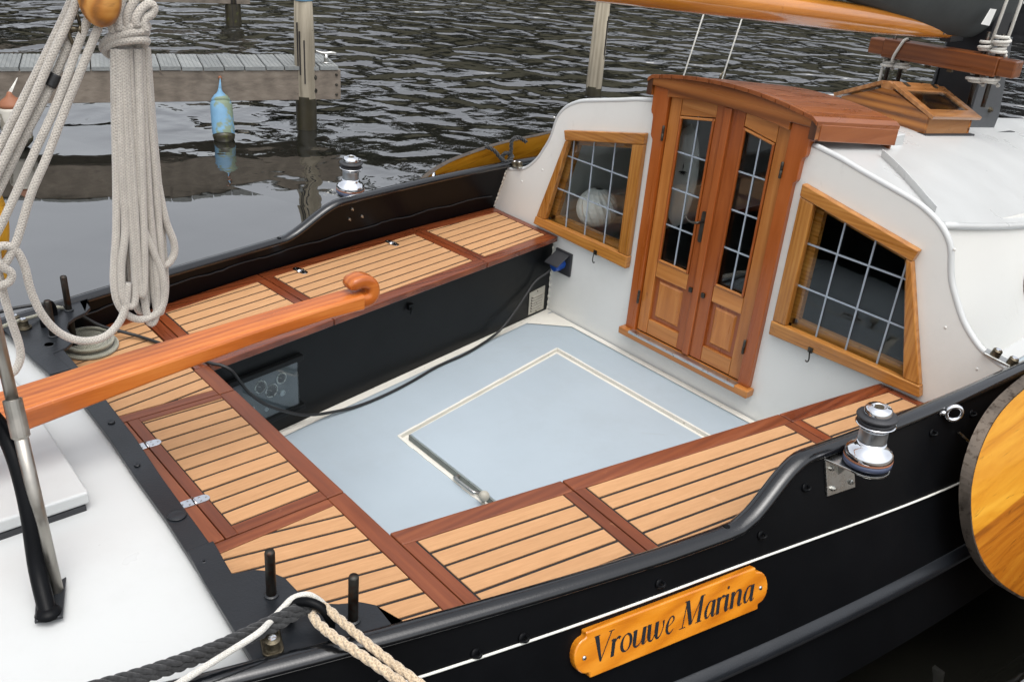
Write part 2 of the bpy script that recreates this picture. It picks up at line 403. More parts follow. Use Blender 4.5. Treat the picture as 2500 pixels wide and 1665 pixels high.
class MB:
    """collects shapes and links them as ONE mesh object, vertices in world metres"""
    def __init__(self):
        self.v, self.f, self.uv = [], [], []
    def face(self, idx, uv=None):
        self.f.append(tuple(idx)); self.uv.append(uv)
    def prism(self, poly, vec):
        n, o = len(poly), len(self.v)
        vec = V(vec)
        self.v += [V(p) for p in poly] + [V(p) + vec for p in poly]
        self.face(range(o, o + n)); self.face(range(o + 2 * n - 1, o + n - 1, -1))
        for i in range(n):
            j = (i + 1) % n
            self.face((o + i, o + n + i, o + n + j, o + j))
        return self
    def box(self, a, b):
        x0, y0, z0 = a; x1, y1, z1 = b
        return self.prism([(x0, y0, z0), (x1, y0, z0), (x1, y1, z0), (x0, y1, z0)], (0, 0, z1 - z0))
    def obox(self, c, ax, ay, az):
        c, ax, ay, az = V(c), V(ax), V(ay), V(az)
        return self.prism([c - ax - ay - az, c + ax - ay - az, c + ax + ay - az, c - ax + ay - az], az * 2)
    def tube(self, path, r, seg=10, closed=False, cap=True):
        path = [V(p) for p in path]
        n, o = len(path), len(self.v)
        rf = r if callable(r) else (lambda t: r)
        nrm, L, prev = None, 0.0, None
        rings = []
        for i, p in enumerate(path):
            if closed:
                tg = path[(i + 1) % n] - path[i - 1]
            else:
                tg = path[min(i + 1, n - 1)] - path[max(i - 1, 0)]
            tg.normalize()
            if nrm is None:
                nrm = tg.cross(Vector((0.31, 0.17, 0.94)))
                if nrm.length < 1e-3:
                    nrm = tg.cross(Vector((1, 0, 0)))
            nrm = nrm - tg * nrm.dot(tg)
            nrm.normalize()
            bi = tg.cross(nrm)
            if prev is not None:
                L += (p - prev).length
            prev = p
            rad = rf(i / max(1, n - 1))
            self.v += [p + (nrm * math.cos(2 * math.pi * k / seg) + bi * math.sin(2 * math.pi * k / seg)) * rad for k in range(seg)]
            rings.append((o + i * seg, L))
        for i in range(n if closed else n - 1):
            a, la = rings[i]
            b, lb = rings[(i + 1) % n]
            if closed and i == n - 1:
                lb = la + (path[0] - path[-1]).length
            for k in range(seg):
                k2 = (k + 1) % seg
                self.face((a + k, a + k2, b + k2, b + k), ((k / seg, la), ((k + 1) / seg, la), ((k + 1) / seg, lb), (k / seg, lb)))
        if cap and not closed:
            self.face(range(o + seg - 1, o - 1, -1)); self.face(range(o + (n - 1) * seg, o + n * seg))
        return self
    def lathe(self, prof, base, axis=(0, 0, 1), seg=32, squash=None):
        base, axis = V(base), V(axis).normalized()
        u = axis.orthogonal().normalized(); w = axis.cross(u)
        o = len(self.v)
        for r, h in prof:
            for k in range(seg):
                a = 2 * math.pi * k / seg
                self.v.append(base + axis * h + (u * math.cos(a) + w * math.sin(a)) * max(r, 1e-5))
        for i in range(len(prof) - 1):
            for k in range(seg):
                k2 = (k + 1) % seg
                self.face((o + i * seg + k, o + i * seg + k2, o + (i + 1) * seg + k2, o + (i + 1) * seg + k))
        if prof[0][0] > 1e-4:
            self.face(range(o + seg - 1, o - 1, -1))
        if prof[-1][0] > 1e-4:
            self.face(range(o + (len(prof) - 1) * seg, o + len(prof) * seg))
        return self
    def grid(self, rows, closed=False):
        o, m = len(self.v), len(rows[0])
        for r in rows:
            self.v += [V(p) for p in r]
        for i in range(len(rows) - 1):
            for k in range(m if closed else m - 1):
                k2 = (k + 1) % m
                self.face((o + i * m + k, o + i * m + k2, o + (i + 1) * m + k2, o + (i + 1) * m + k))
        return self
    def build(self, name, mat, parent=None, smooth=False, bevel=0.0, seg=2, solid=0.0):
        me = bpy.data.meshes.new(name)
        me.from_pydata([tuple(p) for p in self.v], [], self.f)
        if any(u is not None for u in self.uv):
            ul = me.uv_layers.new(name='UVMap')
            i = 0
            for f, u in zip(self.f, self.uv):
                for k in range(len(f)):
                    if u is not None:
                        ul.data[i].uv = u[k]
                    i += 1
        me.materials.append(M[mat] if isinstance(mat, str) else mat)
        bm = bmesh.new(); bm.from_mesh(me)
        bmesh.ops.recalc_face_normals(bm, faces=bm.faces)
        bm.to_mesh(me); bm.free()
        if smooth:
            me.shade_smooth()
        o = bpy.data.objects.new(name, me)
        col.objects.link(o)
        if parent is not None:
            o.parent = parent
            o.matrix_parent_inverse = Matrix.Translation(-world_of(parent))
        if solid:
            s = o.modifiers.new('thickness', 'SOLIDIFY'); s.thickness = solid; s.offset = 0
        if bevel:
            b = o.modifiers.new('rounded edges', 'BEVEL'); b.width = bevel; b.segments = seg; b.limit_method = 'ANGLE'; b.angle_limit = R(35)
        return o

LOC = {}
def world_of(o):
    return LOC.get(o.name, Vector((0, 0, 0)))

def empty(name, loc=(0, 0, 0), parent=None):
    o = bpy.data.objects.new(name, None)
    o.empty_display_size = 0.1
    o.location = loc
    col.objects.link(o)
    LOC[o.name] = V(loc)
    if parent is not None:
        o.parent = parent
        o.matrix_parent_inverse = Matrix.Translation(-world_of(parent))
    return o

def tag(o, label=None, cat=None, group=None, kind=None):
    if label: o['label'] = label
    if cat: o['category'] = cat
    if group: o['group'] = group
    if kind: o['kind'] = kind
    return o

def smooth_path(pts, n=6, closed=False):
    pts = [V(p) for p in pts]
    out, m = [], len(pts)
    for i in range(m if closed else m - 1):
        if closed:
            p0, p1, p2, p3 = pts[i - 1], pts[i], pts[(i + 1) % m], pts[(i + 2) % m]
        else:
            p0, p1, p2, p3 = pts[max(i - 1, 0)], pts[i], pts[i + 1], pts[min(i + 2, m - 1)]
        for k in range(n):
            t = k / n
            out.append(0.5 * ((2 * p1) + (p2 - p0) * t + (2 * p0 - 5 * p1 + 4 * p2 - p3) * t * t + (3 * p1 - p0 - 3 * p2 + p3) * t ** 3))
    if not closed:
        out.append(pts[-1])
    return out

def frames(path):
    path = [V(p) for p in path]
    nrm, out, L = None, [], 0.0
    for i, p in enumerate(path):
        tg = (path[min(i + 1, len(path) - 1)] - path[max(i - 1, 0)]).normalized()
        if nrm is None:
            nrm = tg.cross(Vector((0.31, 0.17, 0.94)))
        nrm = (nrm - tg * nrm.dot(tg)).normalized()
        if i:
            L += (p - path[i - 1]).length
        out.append((p, nrm.copy(), tg.cross(nrm), L))
    return out

def resample(path, step):
    path = [V(p) for p in path]
    out, acc = [path[0]], 0.0
    for a, b in zip(path, path[1:]):
        d = (b - a).length
        while acc + d >= step and d > 1e-9:
            t = (step - acc) / d
            a = a + (b - a) * t
            out.append(a.copy())
            d = (b - a).length
            acc = 0.0
        acc += d
    out.append(path[-1])
    return out

def laid_rope(path, r, lay=None, seg=8, deep=0.0):
    """three strands twisted together"""
    mb = MB()
    lay = lay or r * 8.5
    fr = frames(resample(path, r * 0.8))
    for s in range(3):
        mb.tube([p + (n * math.cos(2 * math.pi * (L / lay + s / 3)) + b * math.sin(2 * math.pi * (L / lay + s / 3))) * r * (0.46 + deep) for p, n, b, L in fr], r * (0.60 - deep), seg)
    return mb

def clip(poly, a, b, c):
    """keep the part of a 2-D polygon where a*x + b*y >= c"""
    out = []
    for i, p in enumerate(poly):
        q = poly[(i + 1) % len(poly)]
        dp, dq = a * p[0] + b * p[1] - c, a * q[0] + b * q[1] - c
        if dp >= 0:
            out.append(p)
        if (dp >= 0) != (dq >= 0):
            t = dp / (dp - dq)
            out.append((p[0] + (q[0] - p[0]) * t, p[1] + (q[1] - p[1]) * t))
    return out

def area(poly):
    return abs(sum(p[0] * q[1] - q[0] * p[1] for p, q in zip(poly, poly[1:] + poly[:1]))) / 2

def lerp(a, b, t):
    return a + (b - a) * t

def holed(outer, holes, x0, x1):
    """plate across the boat (outline in y, z) with openings right through it"""
    mb = MB()
    loops = [[(0, y, z) for y, z in outer]] + [[(0, y, z) for y, z in h] for h in holes]
    tris = tessellate_polygon([[V(p) for p in l] for l in loops])
    flat = [p for l in loops for p in l]
    n = len(flat)
    mb.v = [V((x0, p[1], p[2])) for p in flat] + [V((x1, p[1], p[2])) for p in flat]
    for t in tris:
        mb.face(t); mb.face([i + n for i in reversed(t)])
    o = 0
    for l in loops:
        for i in range(len(l)):
            a, b = o + i, o + (i + 1) % len(l)
            mb.face((a, b, b + n, a + n))
        o += len(l)
    return mb

# ================================================================== setting: water and the far bank it mirrors
WATER = -0.75
def ground_sheet(name, mat, x0, x1, y0, y1, z, nx=2, ny=2):
    mb = MB()
    mb.grid([[(lerp(x0, x1, i / (nx - 1)), lerp(y0, y1, j / (ny - 1)), z) for j in range(ny)] for i in range(nx)])
    return mb.build(name, mat)
water = tag(ground_sheet('water', 'water', -250, 300, -250, 300, WATER), kind='structure')

# ================================================================== the boat
BOAT = empty('sailing_boat', (0, 0, WATER))
tag(BOAT, 'black-hulled sailing boat with wooden benches, white cabin and grey cockpit floor', 'boat')

def sstep(t):
    t = max(0.0, min(1.0, t)); return t * t * (3 - 2 * t)
def half_beam(x):                      # inside face of the bulwark at bench height
    if x > 0.15:                       # bluff bow: fuller forward of the cockpit
        return 1.403 + 0.07 * x - 0.041 * x * x + 0.16 * min(x - 0.15, 1.1) * sstep((x - 0.15) / 0.6)
    return 1.403 + 0.07 * x - 0.041 * x * x if x > -2.6 else 0.9438 + (x + 2.6) * 0.2832 - 0.06 * (x + 2.6) ** 2
TUMBLE = 0.36                          # the topsides lean inwards as they rise
def rail_z(x):
    fwd = 0.252 - 0.022 * max(0.0, x)
    aft = 0.128 + 0.02 * max(0.0, -x - 1.6)
    return lerp(fwd, aft, sstep((-x - 1.075) / 0.30))
def side_y(x, z, off=0.0):
    return half_beam(x) + off - TUMBLE * z
HULL_T = 0.028
STRAKE = -0.185
xs = [-4.6 + 0.1 * i for i in range(16)] + [-3.0 + 0.05 * i for i in range(36)] + [-1.3 + 0.025 * i for i in range(16)] + [-0.85 + 0.1 * i for i in range(48)]
xs = sorted(set(round(v, 3) for v in xs))

hull = MB()
for s in (1, -1):
    rows = []
    for x in xs:
        zr, zs = rail_z(x), STRAKE - 0.012 * (x + 1.2)
        sec = [(side_y(x, -0.42), -0.42), (side_y(x, 0.0), 0.0), (side_y(x, zr * 0.5), zr * 0.5), (side_y(x, zr), zr),
               (side_y(x, zr, HULL_T), zr), (side_y(x, zr * 0.5, HULL_T), zr * 0.5), (side_y(x, -0.05, HULL_T), -0.05), (side_y(x, zs, HULL_T), zs),
               (side_y(x, zs, HULL_T) - 0.03, zs - 0.10), (side_y(x, zs, HULL_T) - 0.22, -0.70), (side_y(x, zs, HULL_T) - 0.5, -0.95)]
        rows.append([(x, s * y, z) for y, z in sec])
    hull.grid(rows)
hull.build('hull', 'black', BOAT, smooth=False)

def along(x0, x1, n, fn):
    return [fn(lerp(x0, x1, i / n)) for i in range(n + 1)]

for s in (1, -1):
    # rounded cap rail
    mb = MB()
    rows = []
    for x in xs:
        zr = rail_z(x)
        cy, cz = side_y(x, zr, HULL_T * 0.5), zr + 0.006
        sl = math.atan((rail_z(x + 0.01) - rail_z(x - 0.01)) / 0.02)
        ring = []
        for k in range(14):
            a = 2 * math.pi * k / 14
            d = math.sin(a) * 0.017
            ring.append((x - d * math.sin(sl), s * (cy + math.cos(a) * 0.027), cz + d * math.cos(sl)))
        rows.append(ring)
    mb.grid(rows, closed=True)
    mb.build('cap_rail', 'black_rail', BOAT, smooth=True)
    # rubbing strake: sloping ledge low on the topsides
    mb = MB()
    rows = []
    for x in xs:
        zs = STRAKE - 0.012 * (x + 1.2)
        y0 = side_y(x, zs, HULL_T)
        sec = [(y0 - 0.01, zs + 0.004), (y0 + 0.004, zs + 0.002), (y0 + 0.020, zs - 0.014), (y0 + 0.025, zs - 0.022), (y0 + 0.022, zs - 0.042), (y0 - 0.03, zs - 0.050)]
        rows.append([(x, s * y, z) for y, z in sec])
    mb.grid(rows, closed=True)
    mb.build('rubbing_strake', 'black_semi', BOAT, smooth=True)
    # weld bead inside the bulwark
    if s == 1:
        mb = MB()
        pts = [(x, side_y(x, 0.085) - 0.003, 0.085 + 0.004 * math.sin(x * 23) + random.uniform(-0.002, 0.002)) for x in [-2.3 + 0.03 * i for i in range(76)]]
        mb.tube(pts, 0.0035, 6)
        mb.build('weld_bead', 'black_semi', BOAT, smooth=True)
    # thin white line along the topsides
    mb = MB()
    mb.tube([(x, s * side_y(x, 0.052 - 0.05 * sstep((x + 1.5) / 1.4), HULL_T + 0.003), 0.052 - 0.05 * sstep((x + 1.5) / 1.4)) for x in [-3.2 + 0.1 * i for i in range(56)]], 0.0034, 8)
    mb.build('sheer_line', 'white_line', BOAT, smooth=True)

# ------------------------------------------------------------------ cockpit sole
FZ = -0.42
def in_y(x):                           # inboard edge of the side benches
    return 0.892 + 0.167 * x
XA = -1.995                            # front edge of the aft bench
fl = MB()
hx0, hx1 = -1.335, -0.262
def hy(x):
    return 0.562 + (x + 0.262) * 0.198
outer = [(XA - 0.1, -in_y(XA) - 0.03), (0.0, -in_y(0) - 0.04), (0.0, in_y(0) + 0.04), (XA - 0.1, in_y(XA) + 0.03)]
hole = [(hx0, -hy(hx0)), (hx1, -hy(hx1)), (hx1, hy(hx1)), (hx0, hy(hx0))]
for i in range(4):
    j = (i + 1) % 4
    fl.prism([(*outer[i], FZ), (*outer[j], FZ), (*hole[j], FZ), (*hole[i], FZ)], (0, 0, -0.03))
sole = fl.build('cockpit_floor', 'floor', BOAT)
g = MB()                               # painted channel round the engine hatch
g.prism([(hx0 - 0.01, -hy(hx0) - 0.01, FZ - 0.014), (hx1 + 0.01, -hy(hx1) - 0.01, FZ - 0.014), (hx1 + 0.01, hy(hx1) + 0.01, FZ - 0.014), (hx0 - 0.01, hy(hx0) + 0.01, FZ - 0.014)], (0, 0, -0.01))
for (a, b) in (((hx0, hy(hx0)), (hx1, hy(hx1))), ((hx1, hy(hx1)), (hx1, -hy(hx1))), ((hx1, -hy(hx1)), (hx0, -hy(hx0))), ((hx0, -hy(hx0)), (hx0, hy(hx0)))):
    d = Vector((b[0] - a[0], b[1] - a[1], 0)).normalized()
    n = Vector((d.y, -d.x, 0)) * 0.005
    pts = [Vector((lerp(a[0], b[0], i / 20), lerp(a[1], b[1], i / 20), FZ - 0.012)) for i in range(21)]
    for p, q in zip(pts, pts[1:]):
        w = random.uniform(0.7, 1.3)
        g.prism([p - n * w, q - n * w, q + n, p + n], (0, 0, 0.0145))
g.build('hatch_channel', 'cream', sole)
lid = MB()
ins = 0.030
lid.prism([(hx0 + 0.038, -hy(hx0) + ins, FZ + 0.014), (hx1 - ins, -hy(hx1) + ins, FZ - 0.005), (hx1 - ins, hy(hx1) - ins, FZ - 0.005), (hx0 + 0.038, hy(hx0) - ins, FZ + 0.014)], (0, 0, -0.008))
lid_o = lid.build('engine_hatch_lid', 'floor', sole, bevel=0.002)
mb = MB()
mb.box((hx0 + 0.030, -hy(hx0) + 0.03, FZ - 0.013), (hx0 + 0.0375, hy(hx0) - 0.03, FZ + 0.0125))
mb.build('hatch_edge_strip', 'lid_edge', sole)
mb = MB()
hy0 = -0.075
mb.tube(smooth_path([(hx0 + 0.034, hy0 + 0.065, FZ + 0.004), (hx0 + 0.012, hy0 + 0.063, FZ + 0.012), (hx0 - 0.002, hy0 + 0.045, FZ + 0.018), (hx0 - 0.002, hy0 - 0.045, FZ + 0.018), (hx0 + 0.012, hy0 - 0.063, FZ + 0.012), (hx0 + 0.034, hy0 - 0.065, FZ + 0.004)], 5), 0.0065, 8)
mb.build('lifting_handle', 'steel', sole, smooth=True)
kn = MB()
kb = Vector((-1.3402, -0.1942, -0.4))
kn.lathe([(0.006, -0.045), (0.006, 0.0)], kb, (0, 0, 1), 10)
kn.lathe([(0.020 * math.sin(math.pi * i / 14), 0.020 - 0.020 * math.cos(math.pi * i / 14)) for i in range(15)], kb, (0.1, 0, 1), 20)
kn.build('ball_knob', 'vent', sole, smooth=True)
# painted border where floor meets the walls
bd = MB()
def strip(a, b, w, sgn):
    d = Vector((b[0] - a[0], b[1] - a[1], 0)).normalized()
    n = Vector((d.y, -d.x, 0)) * sgn
    N = 30
    for i in range(N):
        p = Vector((lerp(a[0], b[0], i / N), lerp(a[1], b[1], i / N), FZ + 0.004))
        q = Vector((lerp(a[0], b[0], (i + 1) / N), lerp(a[1], b[1], (i + 1) / N), FZ + 0.004))
        bd.face([len(bd.v) + k for k in range(4)])
        bd.v += [p, q, q + n * w, p + n * w]
strip((XA, in_y(XA) + 0.03), (-0.004, in_y(0) + 0.032), 0.042, 1)
strip((XA, -in_y(XA) - 0.03), (-0.004, -in_y(0) - 0.032), 0.042, -1)
strip((-0.004, in_y(0) - 0.02), (-0.004, -in_y(0) + 0.02), 0.034, 1)
bd.v += [V((-0.038, in_y(0) - 0.2, FZ + 0.0045)), V((-0.038, in_y(0), FZ + 0.0045)), V((-0.22, in_y(-0.2), FZ + 0.0045)), V((-0.20, in_y(-0.2) - 0.02, FZ + 0.0045))]
bd.face(range(len(bd.v) - 4, len(bd.v)))
bd.build('floor_border', 'cream', sole)

# ------------------------------------------------------------------ benches
TH = 0.028
def framed_panel(name, outerq, margins, seam_dir, mats, v0=0.0, pitch=0.0613, flip=False, label=None):
    """bench section: four mahogany rails round a field of teak planks with black caulking.
    outerq: corners (x, y) in order inboard-aft, inboard-forward, outboard-forward, outboard-aft.
    margins: rail width at inboard, forward, outboard, aft edge."""
    root = empty(name, (sum(p[0] for p in outerq) / 4, sum(p[1] for p in outerq) / 4, 0), BOAT)
    if label: root['label'] = label
    # inner quad by insetting every edge
    lines = []
    cx, cy = root.location[0], root.location[1]
    for i in range(4):
        a, b = outerq[i], outerq[(i + 1) % 4]
        n = Vector((-(b[1] - a[1]), b[0] - a[0])).normalized()
        if n.x * (cx - a[0]) + n.y * (cy - a[1]) < 0:
            n = -n
        lines.append((n.x, n.y, n.x * a[0] + n.y * a[1] + margins[i]))
    def meet(l1, l2):
        d = l1[0] * l2[1] - l2[0] * l1[1]
        return ((l1[2] * l2[1] - l2[2] * l1[1]) / d, (l1[0] * l2[2] - l2[0] * l1[2]) / d)
    inner = [meet(lines[i - 1], lines[i]) for i in range(4)]
    names = ('front_rail', 'end_rail', 'back_rail', 'end_rail')
    for i in range(4):
        j = (i + 1) % 4
        if margins[i] <= 0.001:
            continue
        sh = 0.0006
        if i in (0, 2):   # long rails run through, cross rails butt between them
            q = [outerq[i], outerq[j], meet((*lines[j][:2], lines[j][2] - margins[j]), lines[i]), meet((*lines[i - 1][:2], lines[i - 1][2] - margins[i - 1]), lines[i])]
        else:
            q = [inner[i], meet((*lines[i][:2], lines[i][2] - margins[i]), lines[i - 1]), meet((*lines[i][:2], lines[i][2] - margins[i]), lines[j]), inner[j]]
        mb = MB().prism([(p[0], p[1], -sh * (i % 2)) for p in q], (0, 0, -TH))
        mb.build(names[i], mats[i % 2], root, bevel=0.004 if i == 0 else 0.002)
    # caulk bed and planks
    MB().prism([(p[0], p[1], -0.0035) for p in inner], (0, 0, -0.012)).build('caulking', 'caulk', root)
    ux, uy = math.cos(seam_dir), math.sin(seam_dir)
    nx, ny = -uy, ux
    if flip:
        nx, ny = uy, -ux
    d0 = min(nx * p[0] + ny * p[1] for p in inner[:2]) if v0 == 0 else min(nx * p[0] + ny * p[1] for p in inner) + v0 - pitch
    gap = 0.0048
    bed = inner
    e = 0.004
    cxi, cyi = sum(p[0] for p in inner) / 4, sum(p[1] for p in inner) / 4
    ln2 = [(l[0], l[1], l[2] + (0.0058 if i % 2 else 0.003)) for i, l in enumerate(lines)]
    fld = [meet(ln2[i - 1], ln2[i]) for i in range(4)]
    k = -3
    while True:
        lo, hi = d0 + k * pitch, d0 + (k + 1) * pitch
        if lo > max(nx * p[0] + ny * p[1] for p in fld):
            break
        q = clip(fld, nx, ny, lo + gap)
        q = clip(q, -nx, -ny, -(hi - gap)) if q else q
        if len(q) >= 3 and area(q) > 4e-4:
            dz = random.uniform(-0.0006, 0.0006)
            MB().prism([(p[0], p[1], -0.0008 + dz) for p in q], (0, 0, -0.009)).build('plank', 'teak' if abs(seam_dir) < 0.01 else ('teak_port' if seam_dir > 0 else 'teak_stbd'), root)
        k += 1
    return root

jx = (0.0, -0.535, -1.44, XA)          # joints of the side benches at their inboard edge
for s in (1, -1):
    def inn(x): return (x, s * in_y(x))
    def out(x): return (x + 0.02 * (x / -2.0), s * (side_y(x, 0) - 0.002))
    side = 'port' if s == 1 else 'starboard'
    mats = ('mahog', 'mahog_y') if s == 1 else ('mahog', 'mahog_y')
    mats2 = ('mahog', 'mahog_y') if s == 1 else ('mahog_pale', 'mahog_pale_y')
    gp = 0.0022
    def dx(y, x):                      # joints run square to the bench, so they rake aft outboard
        return x - 0.10 * (abs(y) - abs(in_y(x))) * 0.6
    for k, (x1, x0) in enumerate(zip(jx, jx[1:])):
        x0 += gp; x1 -= gp
        q = [inn(x0), inn(x1), (x1 - (0.045 if k else 0.0), s * (side_y(x1 - (0.045 if k else 0), 0) - 0.002)), (x0 - (0.045 if k < 2 else 0.0), s * (side_y(x0 - (0.045 if k < 2 else 0.0), 0) - 0.002))]
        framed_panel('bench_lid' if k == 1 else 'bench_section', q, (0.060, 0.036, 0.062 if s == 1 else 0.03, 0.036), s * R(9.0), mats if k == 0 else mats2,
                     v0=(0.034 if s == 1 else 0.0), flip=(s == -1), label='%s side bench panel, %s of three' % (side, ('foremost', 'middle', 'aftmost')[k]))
    # bench side wall
    wall = MB()
    yo = 0.028
    wall.prism([(XA - 0.02, s * (in_y(XA) + yo), FZ - 0.01), (0.0, s * (in_y(0) + yo), FZ - 0.01), (0.0, s * (in_y(0) + yo), -TH), (XA - 0.02, s * (in_y(XA) + yo), -TH)], (0, s * 0.02, 0))
    wall.build('bench_side', 'bench_black', BOAT)
MB().box((XA - 0.05, -in_y(XA) - 0.05, FZ - 0.01), (XA - 0.028, in_y(XA) + 0.05, -TH)).build('bench_side', 'bench_black', BOAT)

# aft bench: front rail, hinged lid, two corner fields
YL0, YL1 = -0.333, 0.361
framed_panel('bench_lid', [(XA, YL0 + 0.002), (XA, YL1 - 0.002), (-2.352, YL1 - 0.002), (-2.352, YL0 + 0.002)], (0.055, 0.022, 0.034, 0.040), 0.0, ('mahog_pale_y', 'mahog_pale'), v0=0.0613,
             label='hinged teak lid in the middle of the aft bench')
for s in (1, -1):
    ye = YL1 if s == 1 else -YL0
    yb = in_y(XA)
    root = empty('bench_corner', (-2.2, s * 0.7, 0), BOAT)
    root['label'] = 'teak corner field at the %s end of the aft bench' % ('port' if s == 1 else 'starboard')
    # rails
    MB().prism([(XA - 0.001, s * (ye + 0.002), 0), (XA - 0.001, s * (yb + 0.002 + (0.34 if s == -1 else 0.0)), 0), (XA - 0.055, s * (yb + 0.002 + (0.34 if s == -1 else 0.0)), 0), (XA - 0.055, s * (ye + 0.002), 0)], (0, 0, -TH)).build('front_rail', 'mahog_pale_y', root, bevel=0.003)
    if s == 1:
        MB().prism([(XA - 0.002, yb + 0.004, -0.0006), (XA - 0.002, side_y(XA, 0) - 0.004, -0.0006), (XA - 0.05, side_y(XA, 0) - 0.004, -0.0006), (XA - 0.05, yb + 0.004, -0.0006)], (0, 0, -TH)).build('end_rail', 'mahog_y', root, bevel=0.002)
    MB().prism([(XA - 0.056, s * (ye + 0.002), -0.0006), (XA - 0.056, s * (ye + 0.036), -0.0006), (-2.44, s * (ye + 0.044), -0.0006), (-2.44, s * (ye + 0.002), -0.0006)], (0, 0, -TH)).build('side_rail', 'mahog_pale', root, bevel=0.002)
    yo0, yo1 = side_y(XA - 0.056, 0), side_y(-2.47, 0)
    poly = [(XA - 0.056, s * (ye + 0.037)), (XA - 0.056, s * (yo0 - (0.05 if s == 1 else 0.005))), (-2.47, s * (yo1 - (0.05 if s == 1 else 0.005))), (-2.47, s * (ye + 0.046))]
    if s == 1:
        MB().prism([(XA - 0.052, yo0 - 0.05, -0.0002), (XA - 0.052, yo0 - 0.003, -0.0002), (-2.47, yo1 - 0.003, -0.0002), (-2.47, yo1 - 0.05, -0.0002)], (0, 0, -TH)).build('back_rail', 'mahog', root, bevel=0.002)
    MB().prism([(p[0], p[1], -0.0035) for p in poly], (0, 0, -0.012)).build('caulking', 'caulk', root)
    ang = R(9.4) if s == 1 else -R(13.2)
    nx, ny = -math.sin(ang), math.cos(ang)
    pitch, gap = 0.0613, 0.0048
    base = nx * (-2.054) + ny * (0.489 if s == 1 else -0.485)
    fld = [(lerp(p[0], -2.25, 0.010), lerp(p[1], s * 0.72, 0.006)) for p in poly]
    for k in range(-14, 14):
        q = clip(fld, nx, ny, base + k * pitch + gap)
        q = clip(q, -nx, -ny, -(base + (k + 1) * pitch - gap)) if q else q
        if len(q) >= 3 and area(q) > 4e-4:
            MB().prism([(p[0], p[1], -0.0008 + random.uniform(-0.0005, 0.0005)) for p in q], (0, 0, -0.009)).build('plank', 'teak_port' if s == 1 else 'teak_stbd', root)
mb = MB().box((-2.44, YL0 + 0.004, -TH), (-2.3545, YL1 - 0.004, -0.0008))
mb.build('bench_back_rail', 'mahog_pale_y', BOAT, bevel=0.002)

def hinge(c, d, mat='chrome'):
    """butterfly deck hinge: two round-ended leaves, a knuckle and screws"""
    c, d = V(c), V(d).normalized()
    w = Vector((0, 0, 1)).cross(d)
    mb = MB()
    for sg in (1, -1):
        pts = []
        for k in range(9):
            a = -math.pi / 2 + math.pi * k / 8
            pts.append(c + d * sg * (0.027 + 0.016 * math.cos(a)) + w * 0.0165 * math.sin(a))
        pts += [c + d * sg * 0.004 + w * 0.0165, c + d * sg * 0.004 - w * 0.0165]
        mb.prism(pts, (0, 0, 0.003))
    o = mb.build('hinge', mat, BOAT, bevel=0.0008)
    MB().tube([c - w * 0.0175 + Vector((0, 0, 0.003)), c + w * 0.0175 + Vector((0, 0, 0.003))], 0.0042, 10).build('knuckle', mat, o, smooth=True)
    for sg in (1, -1):
        for (a, b) in ((0.016, 0.009), (0.016, -0.009), (0.033, 0.0)):
            MB().lathe([(0.003, 0.003), (0.003, 0.0038), (0.0015, 0.0042)], c + d * sg * a + w * b, (0, 0, 1), 10).build('screw', 'steel', o)
    return o
hinge((-2.3535, 0.198, 0), (1, -0.05, 0)); hinge((-2.3535, -0.14, 0), (1, -0.05, 0))
hinge((-1.314, 1.145, 0.0), (-0.16, 1, 0)); hinge((-0.781, 1.225, 0.0), (-0.13, 1, 0))

# ------------------------------------------------------------------ aft coaming, quarter plates, pins
CZ = 0.15
Redge = [(-2.4326, 0.8695), (-2.4298, 0.5204), (-2.4289, 0.2851), (-2.4345, 0.0341), (-2.449, -0.1962), (-2.4565, -0.4046), (-2.4616, -0.5282), (-2.4733, -0.6194)]
Ledge = [(-2.4986, 0.9035), (-2.4882, 0.5102), (-2.4905, 0.2786), (-2.4923, 0.0733), (-2.5024, -0.1349), (-2.5082, -0.3525), (-2.5206, -0.5592), (-2.5369, -0.7542), (-2.5478, -0.8972)]
poly = [tuple(p) for p in Redge] + [tuple(p) for p in reversed(Ledge)]
coam = MB().prism([(p[0], p[1], CZ) for p in poly], (0, 0, -0.018)).build('aft_coaming', 'black_semi', BOAT, bevel=0.003)
mb = MB()
cen = [((r[0] + l[0]) / 2, (r[1] + l[1]) / 2) for r, l in zip(Redge, Ledge)]
for a, b in zip(cen, cen[1:]):
    mb.prism([(a[0] - 0.012, a[1], CZ - 0.019), (b[0] - 0.012, b[1], CZ - 0.019), (b[0] + 0.012, b[1], CZ - 0.019), (a[0] + 0.012, a[1], CZ - 0.019)], (0, 0, -0.20))
mb.build('coaming_wall', 'black_semi', coam)
PLT = [(-2.4666, -0.6292), (-2.419, -0.6481), (-2.3973, -0.6685), (-2.3785, -0.7106), (-2.3766, -0.7625), (-2.3764, -0.7814), (-2.3582, -0.8248), (-2.3263, -0.8514), (-2.2847, -0.8735), (-2.26, -0.9049), (-2.2564, -0.9469), (-2.2575, -0.9686), (-2.2658, -0.9972)]
